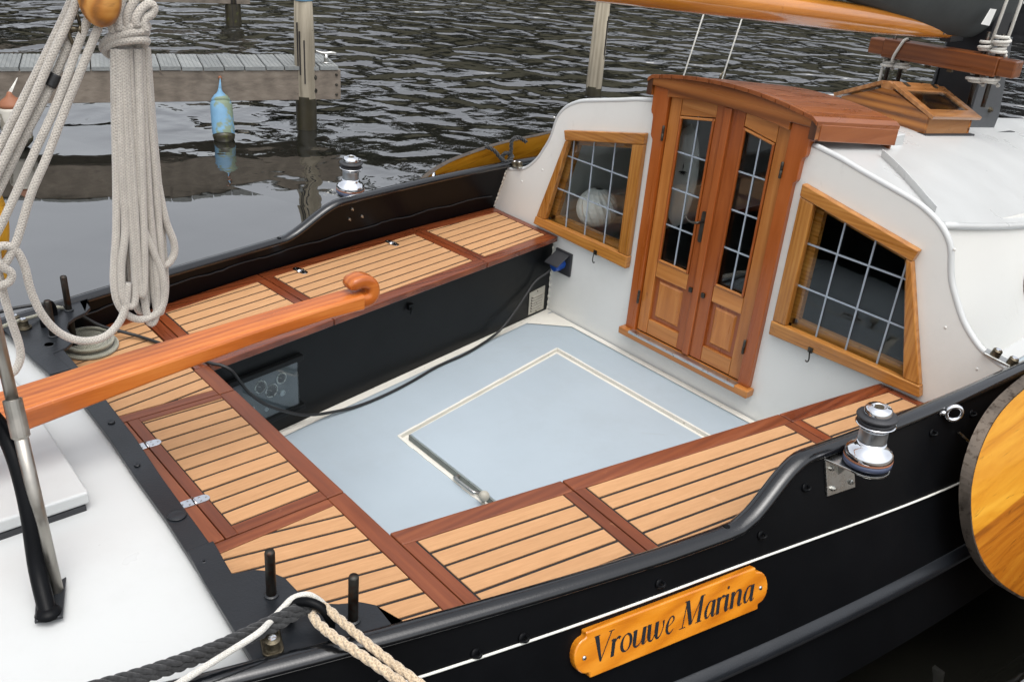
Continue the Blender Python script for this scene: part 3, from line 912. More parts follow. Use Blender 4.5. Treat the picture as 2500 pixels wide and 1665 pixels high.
for s in (1, -1):
    pp = [(x, -s * y) for x, y in PLT]
    pp = pp + [(-2.25, s * (side_y(-2.25, CZ) + 0.01)), (-2.40, s * (side_y(-2.40, CZ) + 0.01)), (-2.548, s * (side_y(-2.548, CZ) + 0.01)), (-2.540, s * 0.80), (-2.528, s * 0.62), (-2.515, s * 0.50), (-2.452, s * 0.50)]
    pl_ = MB().prism([(x, y, CZ + 0.003) for x, y in pp], (0, 0, -0.012)).build('quarter_plate', 'black_semi', BOAT, bevel=0.003)
    for (x, y) in ((-2.43, 0.745), (-2.328, 0.915)):
        mb = MB()
        mb.lathe([(0.0112, -0.16), (0.0112, 0.125), (0.0095, 0.130), (0.0, 0.131)], (x, s * y, CZ), (0, 0.03 * s, 1), 16)
        mb.build('belaying_pin', 'pin', pl_, smooth=True)
        MB().lathe([(0.016, 0.003), (0.016, 0.007), (0.012, 0.009)], (x, s * y, CZ), (0, 0, 1), 20).build('pin_collar', 'black_semi', pl_)
    # mooring hoop welded on the plate
    hc = Vector((-2.405, s * 0.868, CZ))
    hd = Vector((0.6, s * 0.8, 0)).normalized()
    mb = MB()
    mb.tube(smooth_path([hc + hd * 0.045 + Vector((0, 0, 0.0)), hc + hd * 0.046 + Vector((0, 0, 0.025)), hc + hd * 0.030 + Vector((0, 0, 0.052)), hc + Vector((0, 0, 0.062)), hc - hd * 0.030 + Vector((0, 0, 0.052)), hc - hd * 0.046 + Vector((0, 0, 0.025)), hc - hd * 0.045]), 0.0105, 12)
    mb.build('mooring_hoop', 'black', pl_, smooth=True)
    # roller fairlead: oval base with two rollers
    fc = Vector((-2.495, s * 0.870, CZ + 0.003)); fd = Vector((0.35, -s * 0.94, 0)).normalized(); fw = Vector((0, 0, 1)).cross(fd)
    mb = MB()
    oval = []
    for k in range(20):
        a = 2 * math.pi * k / 20
        oval.append(fc + fd * (math.copysign(0.024, math.cos(a)) + 0.020 * math.cos(a)) + fw * 0.022 * math.sin(a))
    mb.prism(oval, (0, 0, 0.007))
    fo = mb.build('roller_fairlead', 'bronze', pl_, bevel=0.002)
    for sg in (1, -1):
        MB().lathe([(0.016, 0.007), (0.014, 0.012), (0.0135, 0.026), (0.016, 0.031), (0.009, 0.034), (0.0, 0.034)], fc + fd * sg * 0.022, (0, 0, 1), 18).build('roller', 'bronze', fo, smooth=False)
        MB().lathe([(0.0085, 0.034), (0.0085, 0.0365), (0.004, 0.037), (0.0, 0.0365)], fc + fd * sg * 0.022, (0, 0, 1), 16).build('roller_cap', 'chrome', fo)
    MB().lathe([(0.012, 0.001), (0.012, 0.0025), (0.0, 0.0022)], (-2.53, s * 0.935, CZ + 0.002), (0, 0, 1), 18).build('scupper_disc', 'caulk', pl_)  # flat dark disc painted in for the shaded scupper opening
def ring_disc(c, r, rim, inside, parent):
    c = V(c)
    MB().lathe([(r, 0.0), (r + 0.0035, 0.0012), (r + 0.0008, 0.0035), (r - 0.002, 0.002)], c, (0, 0, 1), 24).build('hole_rim', rim, parent, smooth=True)
    MB().lathe([(0.0, 0.0008), (r, 0.0010)], c, (0, 0, 1), 24).build('hole', inside, parent)  # flat disc, coloured in for the shade inside; no real opening
for q, r, m in (((-2.458, 0.6956, 0.151), 0.016, 'caulk'), ((-2.4609, 0.1365, 0.151), 0.0065, 'caulk'), ((-2.4814, -0.3613, 0.151), 0.0195, 'glass_dark')):
    ring_disc(q, r, 'black_semi', m if m != 'glass_dark' else 'gunmetal', coam)
for q in ((-2.4804, -0.1049, 0.151), (-2.4997, -0.5559, 0.151)):
    ring_disc(q, 0.0045, 'black_semi', 'fender_brown', coam)

# ------------------------------------------------------------------ aft deck, deck hatch
DZ = 0.120
dk = MB()
rows = []
for x in [-4.5, -4.0, -3.6, -3.2, -2.9, -2.75, -2.65, -2.58, -2.475]:
    rise = 0.0
    rows.append([(x, lerp(-1, 1, k / 16) * side_y(x, DZ), DZ + rise + 0.008 * (1 - (lerp(-1, 1, k / 16)) ** 2)) for k in range(17)])
dk.grid(rows)
dk.build('aft_deck', 'white_hull', BOAT, smooth=True)
HB = [(-2.6266, -0.1876, 0.18), (-2.6176, 0.2119, 0.18)]
hx, hyn = HB[0][0], HB[0][1]
hat = MB()
hat.prism([(-3.5, hyn, 0.143), (hx, hyn, 0.143), (hx + 0.015, 0.56, 0.143), (-3.5, 0.56, 0.143)], (0, 0, 0.036))
ho = hat.build('deck_hatch', 'white_hull', BOAT, bevel=0.007, seg=3)
MB().prism([(-3.5, hyn - 0.003, 0.126), (hx - 0.012, hyn - 0.002, 0.126), (hx + 0.003, 0.55, 0.126), (-3.5, 0.55, 0.126)], (0, 0, 0.0165)).build('hatch_gasket', 'rubber', ho)

# ------------------------------------------------------------------ stern support: steel tube, sleeve, rod and bent black tube on a foot plate
pb = Vector((-2.7872, -0.4517, 0.138))
bb = Vector((-2.8216, -0.5108, 0.138))
ft = empty('stern_support', pb, BOAT)
fp = [(-2.852, -0.5203, 0.138), (-2.8015, -0.5384, 0.138), (-2.7569, -0.4191, 0.138), (-2.8259, -0.4417, 0.138)]
MB().prism([V(p) + Vector((0, 0, 0.006)) for p in fp], (0, 0, -0.008)).build('foot_plate', 'black_semi', ft, bevel=0.002)
def P_at(px_pts):
    return [V(p) for p in px_pts]
st = P_at([pb + Vector((0, 0, -0.002)), (-2.7875, -0.3987, 0.6), (-2.84, -0.6901, 0.95), (-2.9169, -1.1264, 1.25)])
top = Vector((-2.7734, -0.3109, 0.55))
MB().tube([pb, top], 0.0145, 18).build('steel_tube', 'tube_steel', ft, smooth=True)
dr = (top - pb).normalized()
MB().lathe([(0.0150, -0.085), (0.0190, -0.080), (0.0190, 0.0), (0.0165, 0.0), (0.0165, -0.03)], top, dr, 22).build('sleeve', 'tube_steel', ft, smooth=False)
MB().tube([top - dr * 0.05, top + dr * 0.75], 0.0128, 16).build('steel_rod', 'tube_steel', ft, smooth=True)
bp = smooth_path([bb + Vector((0, 0, -0.004)), (-2.8115, -0.4327, 0.2), (-2.7973, -0.3839, 0.31), (-2.7912, -0.3335, 0.4), (-2.7959, -0.288, 0.46), (-2.8219, -0.2684, 0.52), (-2.8648, -0.2612, 0.57)], 6)
MB().tube(bp, 0.0185, 18).build('bent_tube', 'black', ft, smooth=True)
MB().lathe([(0.027, 0.004), (0.023, 0.010), (0.019, 0.016)], bb, (0, 0, 1), 20).build('weld_collar', 'black', ft, smooth=True)

# ------------------------------------------------------------------ cabin bulkhead
half = [(0.30, 0.80), (0.39, 0.783), (0.50, 0.765), (0.60, 0.741), (0.73, 0.712), (0.83, 0.688), (0.887, 0.665), (0.932, 0.638), (0.968, 0.603), (0.990, 0.565), (1.008, 0.505),
        (1.025, 0.46), (1.055, 0.41), (1.10, 0.345), (1.156, 0.292), (1.205, 0.262), (1.27, 0.243), (1.33, 0.232), (1.36, 0.20), (1.402, 0.0), (1.45, -0.2), (1.45, -0.44)]
outline = [(y, z) for y, z in half] + [(-y, z) for y, z in reversed(half)]
def wq(s, pts):
    return [(s * y, z) for y, z in pts]
W_OUT = [(0.402, 0.004), (0.402, 0.643), (0.901, 0.540), (1.054, 0.022)]
W_IN = [(0.465, 0.068), (0.466, 0.580), (0.862, 0.498), (0.978, 0.065)]
W_HOLE = [(0.440, 0.045), (0.440, 0.605), (0.878, 0.514), (1.005, 0.045)]
def arch(y):
    return 0.845 - 0.25 * y * y
door_hole = [(0.302, -0.272), (0.302, 0.80 - 0.001), (0.30, 0.80)]
bh_out = [(0.302, -0.44), (0.302, 0.80)] + half[1:]
bk = None
# three plates: port field, starboard field, and the sill strip below the doors
bk = holed(bh_out, [W_HOLE], 0.004, 0.022)
bulk = bk.build('cabin_bulkhead', 'white_wall', BOAT)
bk2 = holed([(-y, z) for y, z in bh_out], [[(-y, z) for y, z in W_HOLE]], 0.004, 0.022)
bk2.build('bulkhead_field', 'white_wall', bulk)
MB().box((0.004, -0.3018, -0.44), (0.022, 0.3018, -0.29)).build('bulkhead_sill_field', 'white_wall', bulk)
for s in (1, -1):                       # rounded lip along the shoulder of the bulkhead
    mb = MB()
    mb.tube(smooth_path([(0.014, s * y, z) for y, z in half[1:18]], 4), 0.0125, 10)
    mb.build('bulkhead_lip', 'white_hull', bulk, smooth=True)
    for y, z in ((1.005, 0.575), (1.055, 0.30), (1.20, 0.20), (0.99, -0.30)):   # rivets
        MB().lathe([(0.006, 0), (0.0045, 0.002), (0, 0.0028)], (0.004, s * y, z), (-1, 0, 0), 12).build('rivet', 'white_wall', bulk, smooth=True)

for s in (1, -1):                       # ragged white sealant where bulkhead, bulwark and bench side meet
    mb = MB()
    mb.tube([(-0.001 + random.uniform(-0.003, 0.001), s * (side_y(0, z) - 0.001 + random.uniform(-0.003, 0.003)), z) for z in [0.005 + 0.006 * k for k in range(38)]], lambda t: 0.0045 + 0.002 * math.sin(t * 57), 8)
    mb.build('sealant_bead', 'cream', bulk, smooth=True)
    mb = MB()
    mb.tube([(0.0 + random.uniform(-0.003, 0.001), s * (in_y(0) + 0.026 + random.uniform(-0.003, 0.003)), z) for z in [-0.415 + 0.006 * k for k in range(64)]], lambda t: 0.0040 + 0.0022 * math.sin(t * 71), 8)
    mb.build('sealant_bead', 'cream', bulk, smooth=True)

# ------------------------------------------------------------------ leaded side windows
def bar_yz(mb, a, b, w, x0, x1):
    """flat bar between two (y, z) points"""
    d = Vector((0, b[0] - a[0], b[1] - a[1])).normalized()
    n = Vector((1, 0, 0)).cross(d) * w * 0.5
    A, B = Vector((x0, *a)), Vector((x0, *b))
    mb.prism([A - n, B - n, B + n, A + n], (x1 - x0, 0, 0))
    return mb
def inside_clip(a, b, poly):
    """clip a (y, z) segment to a convex polygon"""
    c = (sum(p[0] for p in poly) / len(poly), sum(p[1] for p in poly) / len(poly))
    t0, t1 = 0.0, 1.0
    for i in range(len(poly)):
        p, q = poly[i], poly[(i + 1) % len(poly)]
        n = (-(q[1] - p[1]), q[0] - p[0])
        if n[0] * (c[0] - p[0]) + n[1] * (c[1] - p[1]) < 0:
            n = (-n[0], -n[1])
        da = n[0] * (a[0] - p[0]) + n[1] * (a[1] - p[1])
        db = n[0] * (b[0] - p[0]) + n[1] * (b[1] - p[1])
        if da < 0 and db < 0:
            return None
        if da < 0: t0 = max(t0, da / (da - db))
        if db < 0: t1 = min(t1, da / (da - db))
    return None if t0 >= t1 else ((lerp(a[0], b[0], t0), lerp(a[1], b[1], t0)), (lerp(a[0], b[0], t1), lerp(a[1], b[1], t1)))
for s in (1, -1):
    w = empty('window', (0, s * 0.7, 0.3), BOAT)
    w['label'] = 'leaded oak window on the %s side of the cabin doors' % ('port' if s == 1 else 'starboard')
    O, I = W_OUT, W_IN
    xf, xb = -0.026, 0.0035
    def piece(name, q, mat, dx=0.0):
        MB().prism([(xf + dx, s * y, z) for y, z in q], (xb - xf - dx, 0, 0)).build(name, mat, w, bevel=0.005, seg=3)
    # bottom and top rails run through; stiles butt between
    piece('frame_rail', [O[0], (O[0][0] - 0.002, 0.066), (1.0415, 0.066), O[3]], 'oak_y', -0.004)
    piece('frame_rail', [(0.402, 0.5935), O[1], O[2], (0.8875, 0.4945)], 'oak_y', -0.002)
    piece('frame_stile', [(0.403, 0.067), (0.403, 0.5925), (0.466, 0.5795), (0.466, 0.067)], 'oak_z')
    piece('frame_stile', [(0.975, 0.067), (0.8635, 0.499), (0.8870, 0.4942), (1.0395, 0.067)], 'oak_z')
    MB().prism([(0.010, s * y, z) for y, z in W_HOLE], (0.004, 0, 0)).build('pane', 'glass', w)
    # inner reveal of the frame behind the glass
    for a, b in ((I[0], I[3]), (I[0], I[1]), (I[3], I[2]), (I[1], I[2])):
        mb = MB(); bar_yz(mb, (s * a[0], a[1]), (s * b[0], b[1]), 0.05, 0.0225, 0.05)
        mb.build('reveal', 'oak_y', w)
    for yv in (0.591, 0.723, 0.856):
        sg = inside_clip((yv + 0.004, 0.7), (yv - 0.004, -0.1), W_HOLE)
        mb = MB(); bar_yz(mb, (s * sg[0][0], sg[0][1]), (s * sg[1][0], sg[1][1]), 0.0065, 0.0065, 0.0098)
        mb.build('lead_came', 'lead', w)
    for zv in (0.414, 0.238):
        sg = inside_clip((0.2, zv), (1.2, zv), W_HOLE)
        mb = MB(); bar_yz(mb, (s * sg[0][0], zv), (s * sg[1][0], zv), 0.0065, 0.0058, 0.0092)
        mb.build('lead_came', 'lead', w)
    hk = MB().box((-0.034, s * 0.60 - 0.010, 0.008), (-0.030, s * 0.60 + 0.010, 0.030))
    hk.tube(smooth_path([(-0.036, s * 0.60, 0.018), (-0.038, s * 0.604, 0.0), (-0.037, s * 0.606, -0.022), (-0.037, s * 0.600, -0.032), (-0.037, s * 0.592, -0.028)], 4), 0.0028, 8)
    hk.build('window_hook', 'iron', w)

# ------------------------------------------------------------------ doors
JX = -0.022
for s in (1, -1):
    prof = [(0.302, -0.276), (0.302, 0.852), (0.388, 0.852), (0.388, 0.748), (0.384, 0.738), (0.376, 0.732), (0.373, 0.72), (0.372, 0.648), (0.368, 0.638), (0.360, 0.630), (0.358, 0.62), (0.358, -0.276)]
    MB().prism([(JX, s * y, z) for y, z in prof], (0.045, 0, 0)).build('door_jamb', 'jamb', BOAT, bevel=0.003)
MB().box((-0.050, -0.376, -0.312), (0.0035, 0.376, -0.2765)).build('door_sill', 'door_y', BOAT, bevel=0.005)
al = MB()
al.prism([(-0.052, -0.308, -0.286), (-0.052, -0.308, -0.276), (-0.046, -0.308, -0.2735), (-0.018, -0.308, -0.2735), (-0.018, -0.308, -0.2762), (-0.046, -0.308, -0.2762), (-0.0505, -0.308, -0.286)], (0, 0.62, 0))
al.build('threshold_strip', 'alu', BOAT)
DXF, DXB = -0.006, 0.022               # door leaf front and back faces
for s in (1, -1):
    # local y runs from 0 (meeting edge) outwards; the port leaf carries the wide meeting stile
    leaf = empty('door_leaf', (0, s * 0.15, 0.27), BOAT)
    leaf['label'] = 'varnished wooden cabin door, %s' % ('port leaf with lever handle' if s == 1 else 'starboard leaf')
    yi = 0.058 if s == 1 else 0.082    # inner stile to opening
    ys = -0.022 if s == 1 else 0.0225  # meeting edge
    yo = 0.240
    y_out = 0.2985
    def sy(y): return s * y
    def arc_pts(y0, y1, off=0.002, n=6):
        return [(lerp(y0, y1, k / n), arch(lerp(y0, y1, k / n)) - off) for k in range(n + 1)]
    def pc(name, q, mat, x0=DXF, x1=DXB, bev=0.0025):
        return MB().prism([(x0, s * y, z) for y, z in q], (x1 - x0, 0, 0)).build(name, mat, leaf, bevel=bev)
    pc('outer_stile', [(y_out, -0.270), (yo + 0.001, -0.270)] + arc_pts(yo + 0.001, y_out), 'door_z')
    pc('meeting_stile', [(yi, -0.270), (ys, -0.270)] + arc_pts(ys, yi), 'door_red', DXF - (0.0 if s == 1 else 0.0005))
    if s == 1:                          # astragal bead covering the joint
        pc('cover_bead', [(0.016, -0.2705), (-0.021, -0.2705)] + arc_pts(-0.021, 0.016, 0.003), 'door_red', DXF - 0.012, DXF - 0.0005, 0.005)
    pc('top_rail', [(yo - 0.001, 0.768 - 0.012), (yi + 0.001, 0.786)] + arc_pts(yi + 0.001, yo - 0.001), 'door_y', DXF + 0.001)
    pc('lock_rail', [(yo - 0.001, 0.022), (yo - 0.001, 0.095), (yi + 0.001, 0.095), (yi + 0.001, 0.022)], 'door_y', DXF + 0.001)
    pc('bottom_rail', [(yo - 0.001, -0.2695), (yo - 0.001, -0.196), (yi + 0.001, -0.196), (yi + 0.001, -0.2695)], 'door_y', DXF + 0.001)
    # raised lower panel
    MB().box((0.008, min(sy(yi), sy(yo)) - 0.004, -0.200), (0.018, max(sy(yi), sy(yo)) + 0.004, 0.026)).build('panel', 'door_red', leaf)
    rp = MB()
    a0, a1 = yi + 0.030, yo - 0.030
    o_ = [(0.0078, sy(a0 - 0.008), -0.174), (0.0078, sy(a1 + 0.008), -0.174), (0.0078, sy(a1 + 0.008), 0.002), (0.0078, sy(a0 - 0.008), 0.002)]
    i_ = [(0.0005, sy(a0), -0.166), (0.0005, sy(a1), -0.166), (0.0005, sy(a1), -0.006), (0.0005, sy(a0), -0.006)]
    rp.grid([o_, i_], closed=True); n0 = len(rp.v); rp.face((n0 - 4, n0 - 3, n0 - 2, n0 - 1))
    rp.build('raised_panel', 'door_z', leaf)
    # glazing: beads, pane, lead cames
    zb = 0.098
    gq = [(yi + 0.002, zb), (yo - 0.002, zb), (yo - 0.002, 0.762 - 0.008), (yi + 0.002, 0.782)]
    for i in range(4):
        a, b = gq[i], gq[(i + 1) % 4]
        d = Vector((b[0] - a[0], b[1] - a[1])).normalized(); n = Vector((-d.y, d.x)) * 0.0105
        q = [a, b, (b[0] + n.x - d.x * 0.0, b[1] + n.y), (a[0] + n.x, a[1] + n.y)]
        MB().prism([(DXF - 0.004 - 0.0004 * i, s * y, z) for y, z in q], (0.012, 0, 0)).build('glazing_bead', 'door_red' if i % 2 else 'door_y', leaf, bevel=0.003)
    MB().prism([(0.008, s * y, z) for y, z in gq], (0.003, 0, 0)).build('pane', 'glass', leaf)
    ym = (yi + yo) / 2 + 0.002
    mb = MB(); bar_yz(mb, (sy(ym), zb + 0.002), (sy(ym), 0.772), 0.0065, 0.0048, 0.0077); mb.build('lead_came', 'lead', leaf)
    for zv in (0.602, 0.440, 0.274):
        mb = MB(); bar_yz(mb, (sy(yi + 0.003), zv), (sy(yo - 0.003), zv), 0.0065, 0.0040, 0.0072); mb.build('lead_came', 'lead', leaf)
    for zc in (0.668, -0.10):
        MB().lathe([(0.0, -0.034), (0.005, -0.032), (0.006, -0.03), (0.006, -0.001), (0.0052, 0.0), (0.006, 0.001), (0.006, 0.030), (0.005, 0.032), (0.0, 0.034)], (JX - 0.005, sy(0.301), zc), (0, 0, 1), 12).build('hinge', 'iron', leaf, smooth=True)
    MB().box((DXF - 0.010, sy(0.030 if s == 1 else 0.040) - 0.009, 0.024), (DXF - 0.0006, sy(0.030 if s == 1 else 0.040) + 0.009, 0.046)).build('bolt_keeper', 'iron', leaf, bevel=0.002)
    if s == 1:
        hp = MB()
        pl = []
        for k in range(9):
            a = math.pi * k / 8
            pl.append((0.030 + 0.010 * math.cos(a), 0.388 + 0.010 * math.sin(a)))
        for k in range(9):
            a = math.pi + math.pi * k / 8
            pl.append((0.030 + 0.010 * math.cos(a), 0.268 + 0.010 * math.sin(a)))
        hp.prism([(DXF - 0.006, y, z) for y, z in pl], (0.0055, 0, 0))
        ho_ = hp.build('handle_plate', 'iron', leaf, bevel=0.001)
        lv = MB()
        lv.tube(smooth_path([(DXF - 0.004, 0.030, 0.352), (DXF - 0.034, 0.030, 0.352), (DXF - 0.042, 0.040, 0.350), (DXF - 0.043, 0.062, 0.347), (DXF - 0.041, 0.085, 0.352), (DXF - 0.038, 0.100, 0.364)], 5), lambda t: 0.0062 - 0.002 * t, 10)
        lv.build('lever_handle', 'iron', leaf, smooth=True)

# ------------------------------------------------------------------ companionway hood
def hood_top(y):
    a = abs(y)
    return 0.936 - 0.27 * a * a - (0.012 * sstep((a - 0.395) / 0.025) if a > 0.395 else 0)
fas = MB()
pts = [(-0.412 + 0.824 * k / 28) for k in range(29)]
topo = [(y, hood_top(y)) for y in pts]
lowa = [(y, arch(y) + 0.001) for y in [0.3005 - 0.601 * k / 16 for k in range(17)]]
outl = topo + [(0.414, 0.875), (0.414, 0.812), (0.390, 0.812), (0.390, 0.854), (0.3005, 0.854)] + lowa + [(-0.3005, 0.854), (-0.390, 0.854), (-0.390, 0.812), (-0.414, 0.812), (-0.414, 0.875)]
hood = MB().prism([(-0.034, y, z) for y, z in outl], (0.030, 0, 0)).build('hood_fascia', 'hood_y', BOAT, bevel=0.003)
HX1, DROP = 0.615, 0.083
def hz(x):
    return -DROP * (x + 0.034) / (HX1 + 0.034)
N = 13
for k in range(N):                      # roof strips
    y0, y1 = lerp(-0.416, 0.416, k / N) + 0.0018, lerp(-0.416, 0.416, (k + 1) / N) - 0.0018
    ys_ = [lerp(y0, y1, j / 3) for j in range(4)]
    sec = [(y, hood_top(y) + 0.004) for y in ys_] + [(y, hood_top(y) - 0.012) for y in reversed(ys_)]
    MB().prism([(-0.042, y, z) for y, z in sec], (HX1 + 0.042, 0, -DROP)).build('roof_strip', 'hood_x', hood, bevel=0.0012)
MB().prism([(-0.036, y, hood_top(y) - 0.0015) for y in pts] + [(-0.036, y, hood_top(y) - 0.010) for y in reversed(pts)], (HX1 + 0.03, 0, -DROP)).build('roof_seams', 'caulk', hood)
for s in (1, -1):
    MB().prism([(-0.003, s * 0.398, 0.805), (HX1 - 0.006, s * 0.398, 0.718), (HX1 - 0.006, s * 0.398, 0.868 - DROP), (-0.003, s * 0.398, 0.868)], (0, s * 0.018, 0)).build('hood_side', 'skylight_x' if False else 'hood_x', hood, bevel=0.003)
    MB().box((-0.0355, s * 0.402 - 0.0135, 0.8125), (-0.0345, s * 0.402 + 0.0135, 0.879)).build('corner_block', 'hood_dark', hood)
MB().box((HX1 - 0.012, -0.397, 0.70), (HX1, 0.397, 0.77)).build('hood_back', 'hood_x', hood)

# ------------------------------------------------------------------ cabin roof, sides, side decks
def roof_c(x): return 0.800 - 0.105 * x
def roof_edge_z(x): return 0.648 - 0.20 * x + 0.022 * x * x
def roof_edge_y(x): return 0.938 - 0.02 * x * x
rf = MB()
rxs = [0.020, 0.15, 0.3, 0.5, 0.75, 1.0, 1.3, 1.6, 2.0, 2.4, 2.8, 3.3, 3.8]
rows = []
for x in rxs:
    e, ez, cz = roof_edge_y(x), roof_edge_z(x), roof_c(x)
    row = []
    for k in range(25):
        t = lerp(-1, 1, k / 24)
        row.append((x, t * e, cz + (ez - cz) * abs(t) ** 2.0))
    rows.append(row)
rf.grid(rows)
roof = rf.build('cabin_roof', 'white_hull', BOAT, smooth=True)
for s in (1, -1):
    MB().tube([(x, s * (roof_edge_y(x) + 0.002), roof_edge_z(x) - 0.006) for x in [0.03 + 0.1 * k for k in range(38)]], 0.014, 10).build('roof_moulding', 'white_hull', roof, smooth=True)
    sd = MB()
    sd.grid([[(x, s * roof_edge_y(x), roof_edge_z(x) - 0.004), (x, s * (roof_edge_y(x) + 0.05), lerp(roof_edge_z(x), 0, 0.4)), (x, s * 1.065, 0.0)] for x in rxs])
    sd.build('cabin_side', 'white_wall', roof, smooth=True)
    MB().grid([[(x, s * 1.05, 0.001), (x, s * 1.11, 0.001), (x, s * side_y(x, 0.0), 0.001)] for x in [0.02] + rxs[1:]]).build('side_deck', 'floor', roof)
    MB().grid([[(x, s * 1.04, 0.030), (x, s * 1.07, 0.020), (x, s * 1.12, 0.0055)] for x in [0.03] + rxs[1:]]).build('deck_waterway', 'white_hull', roof)
    # porthole in the cabin side
    pc_ = Vector((0.945, s * 1.00, 0.235)); nrm = Vector((0, s * 1, 0.28)).normalized()
    MB().lathe([(0.062, 0.0), (0.066, 0.012), (0.078, 0.012), (0.082, 0.002), (0.082, -0.01)], pc_, nrm, 28).build('porthole_rim', 'bronze', roof, smooth=True)
    MB().lathe([(0.0, 0.006), (0.064, 0.006)], pc_, nrm, 28).build('porthole_pane', 'black', roof)
    # spray strip on the roof
    sp = smooth_path([(0.40, s * 0.47, 0.0), (0.30, s * 0.60, 0.0), (0.19, s * 0.73, 0.0), (0.10, s * 0.83, 0.0), (0.055, s * 0.885, 0.0)], 5)
    mb = MB(); rows = []
    for p in sp:
        t = abs(p.y) / roof_edge_y(p.x); z0 = roof_c(p.x) + (roof_edge_z(p.x) - roof_c(p.x)) * t * t
        rows.append([(p.x, p.y, z0 - 0.004), (p.x, p.y, z0 + 0.030), (p.x + 0.007, p.y - s * 0.004, z0 + 0.031), (p.x + 0.008, p.y - s * 0.004, z0 - 0.004)])
    mb.grid(rows, closed=True); mb.build('spray_strip', 'white_hull', roof)
    # double-roller chock on the shoulder
    cc = Vector((0.02, s * 1.262, 0.258)); cd = Vector((0.25, s * 0.96, -0.22)).normalized(); cn = Vector((0, s * 0.22, 0.97)).normalized(); cw = cn.cross(cd)
    mb = MB().obox(cc, cd * 0.062, cw * 0.022, cn * 0.004)
    ch = mb.build('roller_chock', 'steel', BOAT, bevel=0.003)
    for g_ in (-0.028, 0.028):
        MB().lathe([(0.017, 0.004), (0.016, 0.008), (0.016, 0.024), (0.012, 0.028), (0.0, 0.028)], cc + cd * g_, cn, 18).build('roller', 'bronze', ch)
        MB().lathe([(0.009, 0.028), (0.008, 0.030), (0.0, 0.030)], cc + cd * g_, cn, 16).build('roller_cap', 'chrome', ch)
# sliding-hood rails at the back of the hood
MB().box((0.62, -0.36, 0.676), (0.80, 0.36, 0.735)).build('hood_runner', 'white_hull', roof, bevel=0.004)
# dim cabin interior so that the panes look into a room
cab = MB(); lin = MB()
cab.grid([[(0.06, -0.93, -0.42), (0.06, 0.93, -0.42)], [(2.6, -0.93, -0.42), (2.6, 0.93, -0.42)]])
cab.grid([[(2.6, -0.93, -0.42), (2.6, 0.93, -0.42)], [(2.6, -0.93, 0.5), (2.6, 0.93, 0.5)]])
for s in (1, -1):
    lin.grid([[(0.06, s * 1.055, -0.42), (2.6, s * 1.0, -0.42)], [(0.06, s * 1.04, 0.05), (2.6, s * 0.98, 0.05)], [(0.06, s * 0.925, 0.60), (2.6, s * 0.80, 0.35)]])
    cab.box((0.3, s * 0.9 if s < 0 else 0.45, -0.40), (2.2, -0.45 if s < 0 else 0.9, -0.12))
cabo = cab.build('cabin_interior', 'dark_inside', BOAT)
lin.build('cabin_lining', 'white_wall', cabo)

# ------------------------------------------------------------------ skylight on the roof
SX0, SX1, SW = 1.255, 1.76, 0.232
def sdrop(x): return -0.105 * (x - SX0)
sk = empty('skylight', (1.5, 0, 0.66), BOAT)
zb0, ze, zr_ = 0.655, 0.735, 0.842
gab = [(-SW, zb0), (SW, zb0), (SW, ze), (0.0, zr_ - 0.012), (-SW, ze)]
MB().prism([(SX0, y, z) for y, z in gab], (0.022, 0, 0)).build('gable', 'skylight', sk, bevel=0.002)
MB().prism([(SX1 - 0.022, y, z - 0.053) for y, z in gab], (0.022, 0, 0)).build('gable', 'skylight', sk, bevel=0.002)
for s in (1, -1):
    MB().prism([(SX0 + 0.0225, s * (SW - 0.02), zb0 - 0.002), (SX1 - 0.0225, s * (SW - 0.02), zb0 - 0.053), (SX1 - 0.0225, s * (SW - 0.02), ze - 0.054), (SX0 + 0.0225, s * (SW - 0.02), ze - 0.002)], (0, s * 0.019, 0)).build('side_board', 'skylight_x', sk, bevel=0.002)
    # sloping glazed flap
    e = Vector((0, s * (SW + 0.028), ze - 0.006)); r_ = Vector((0, s * 0.022, zr_ - 0.004))
    sl = e - r_; nn = Vector((0, -sl.z * s, sl.y * s)).normalized() * 0.018
    if nn.z < 0: nn = -nn
    def fq(x, t): return Vector((x, 0, sdrop(x))) + r_ + sl * t
    X0, X1 = SX0 - 0.022, SX1 + 0.022
    for nm, (xa, ta, xb_, tb) in {'flap_rail': (X0, 0.0, X1, 0.22), 'flap_bottom_rail': (X0, 0.78, X1, 1.0), 'flap_stile': (X0, 0.221, X0 + 0.055, 0.779), 'flap_end_stile': (X1 - 0.055, 0.221, X1, 0.779)}.items():
        MB().prism([fq(xa, ta), fq(xb_, ta), fq(xb_, tb), fq(xa, tb)], nn).build('flap_rail', 'skylight_x', sk, bevel=0.002)
    MB().prism([fq(X0 + 0.05, 0.2) + nn * 0.5, fq(X1 - 0.05, 0.2) + nn * 0.5, fq(X1 - 0.05, 0.8) + nn * 0.5, fq(X0 + 0.05, 0.8) + nn * 0.5], nn * 0.2).build('flap_pane', 'glass', sk)
    for xh in (SX0 + 0.10, SX1 - 0.10):
        MB().prism([fq(xh - 0.02, -0.03) + nn * 1.05, fq(xh + 0.02, -0.03) + nn * 1.05, fq(xh + 0.02, 0.10) + nn * 1.05, fq(xh - 0.02, 0.10) + nn * 1.05], nn * 0.12).build('flap_hinge', 'bronze', sk)
MB().prism([(SX0 - 0.012, -0.030, zr_ - 0.022), (SX0 - 0.012, 0.030, zr_ - 0.022), (SX0 - 0.012, 0.036, zr_ - 0.002), (SX0 - 0.012, 0.0, zr_ + 0.016), (SX0 - 0.012, -0.036, zr_ - 0.002)], (SX1 - SX0 + 0.03, 0, -0.056)).build('ridge', 'skylight_x', sk, bevel=0.002)
MB().box((SX0 + 0.025, -SW + 0.022, 0.62), (SX1 - 0.025, SW - 0.022, 0.672)).build('shade_filler', 'rubber', sk)  # black filler under the panes: its colour stands in for shade below
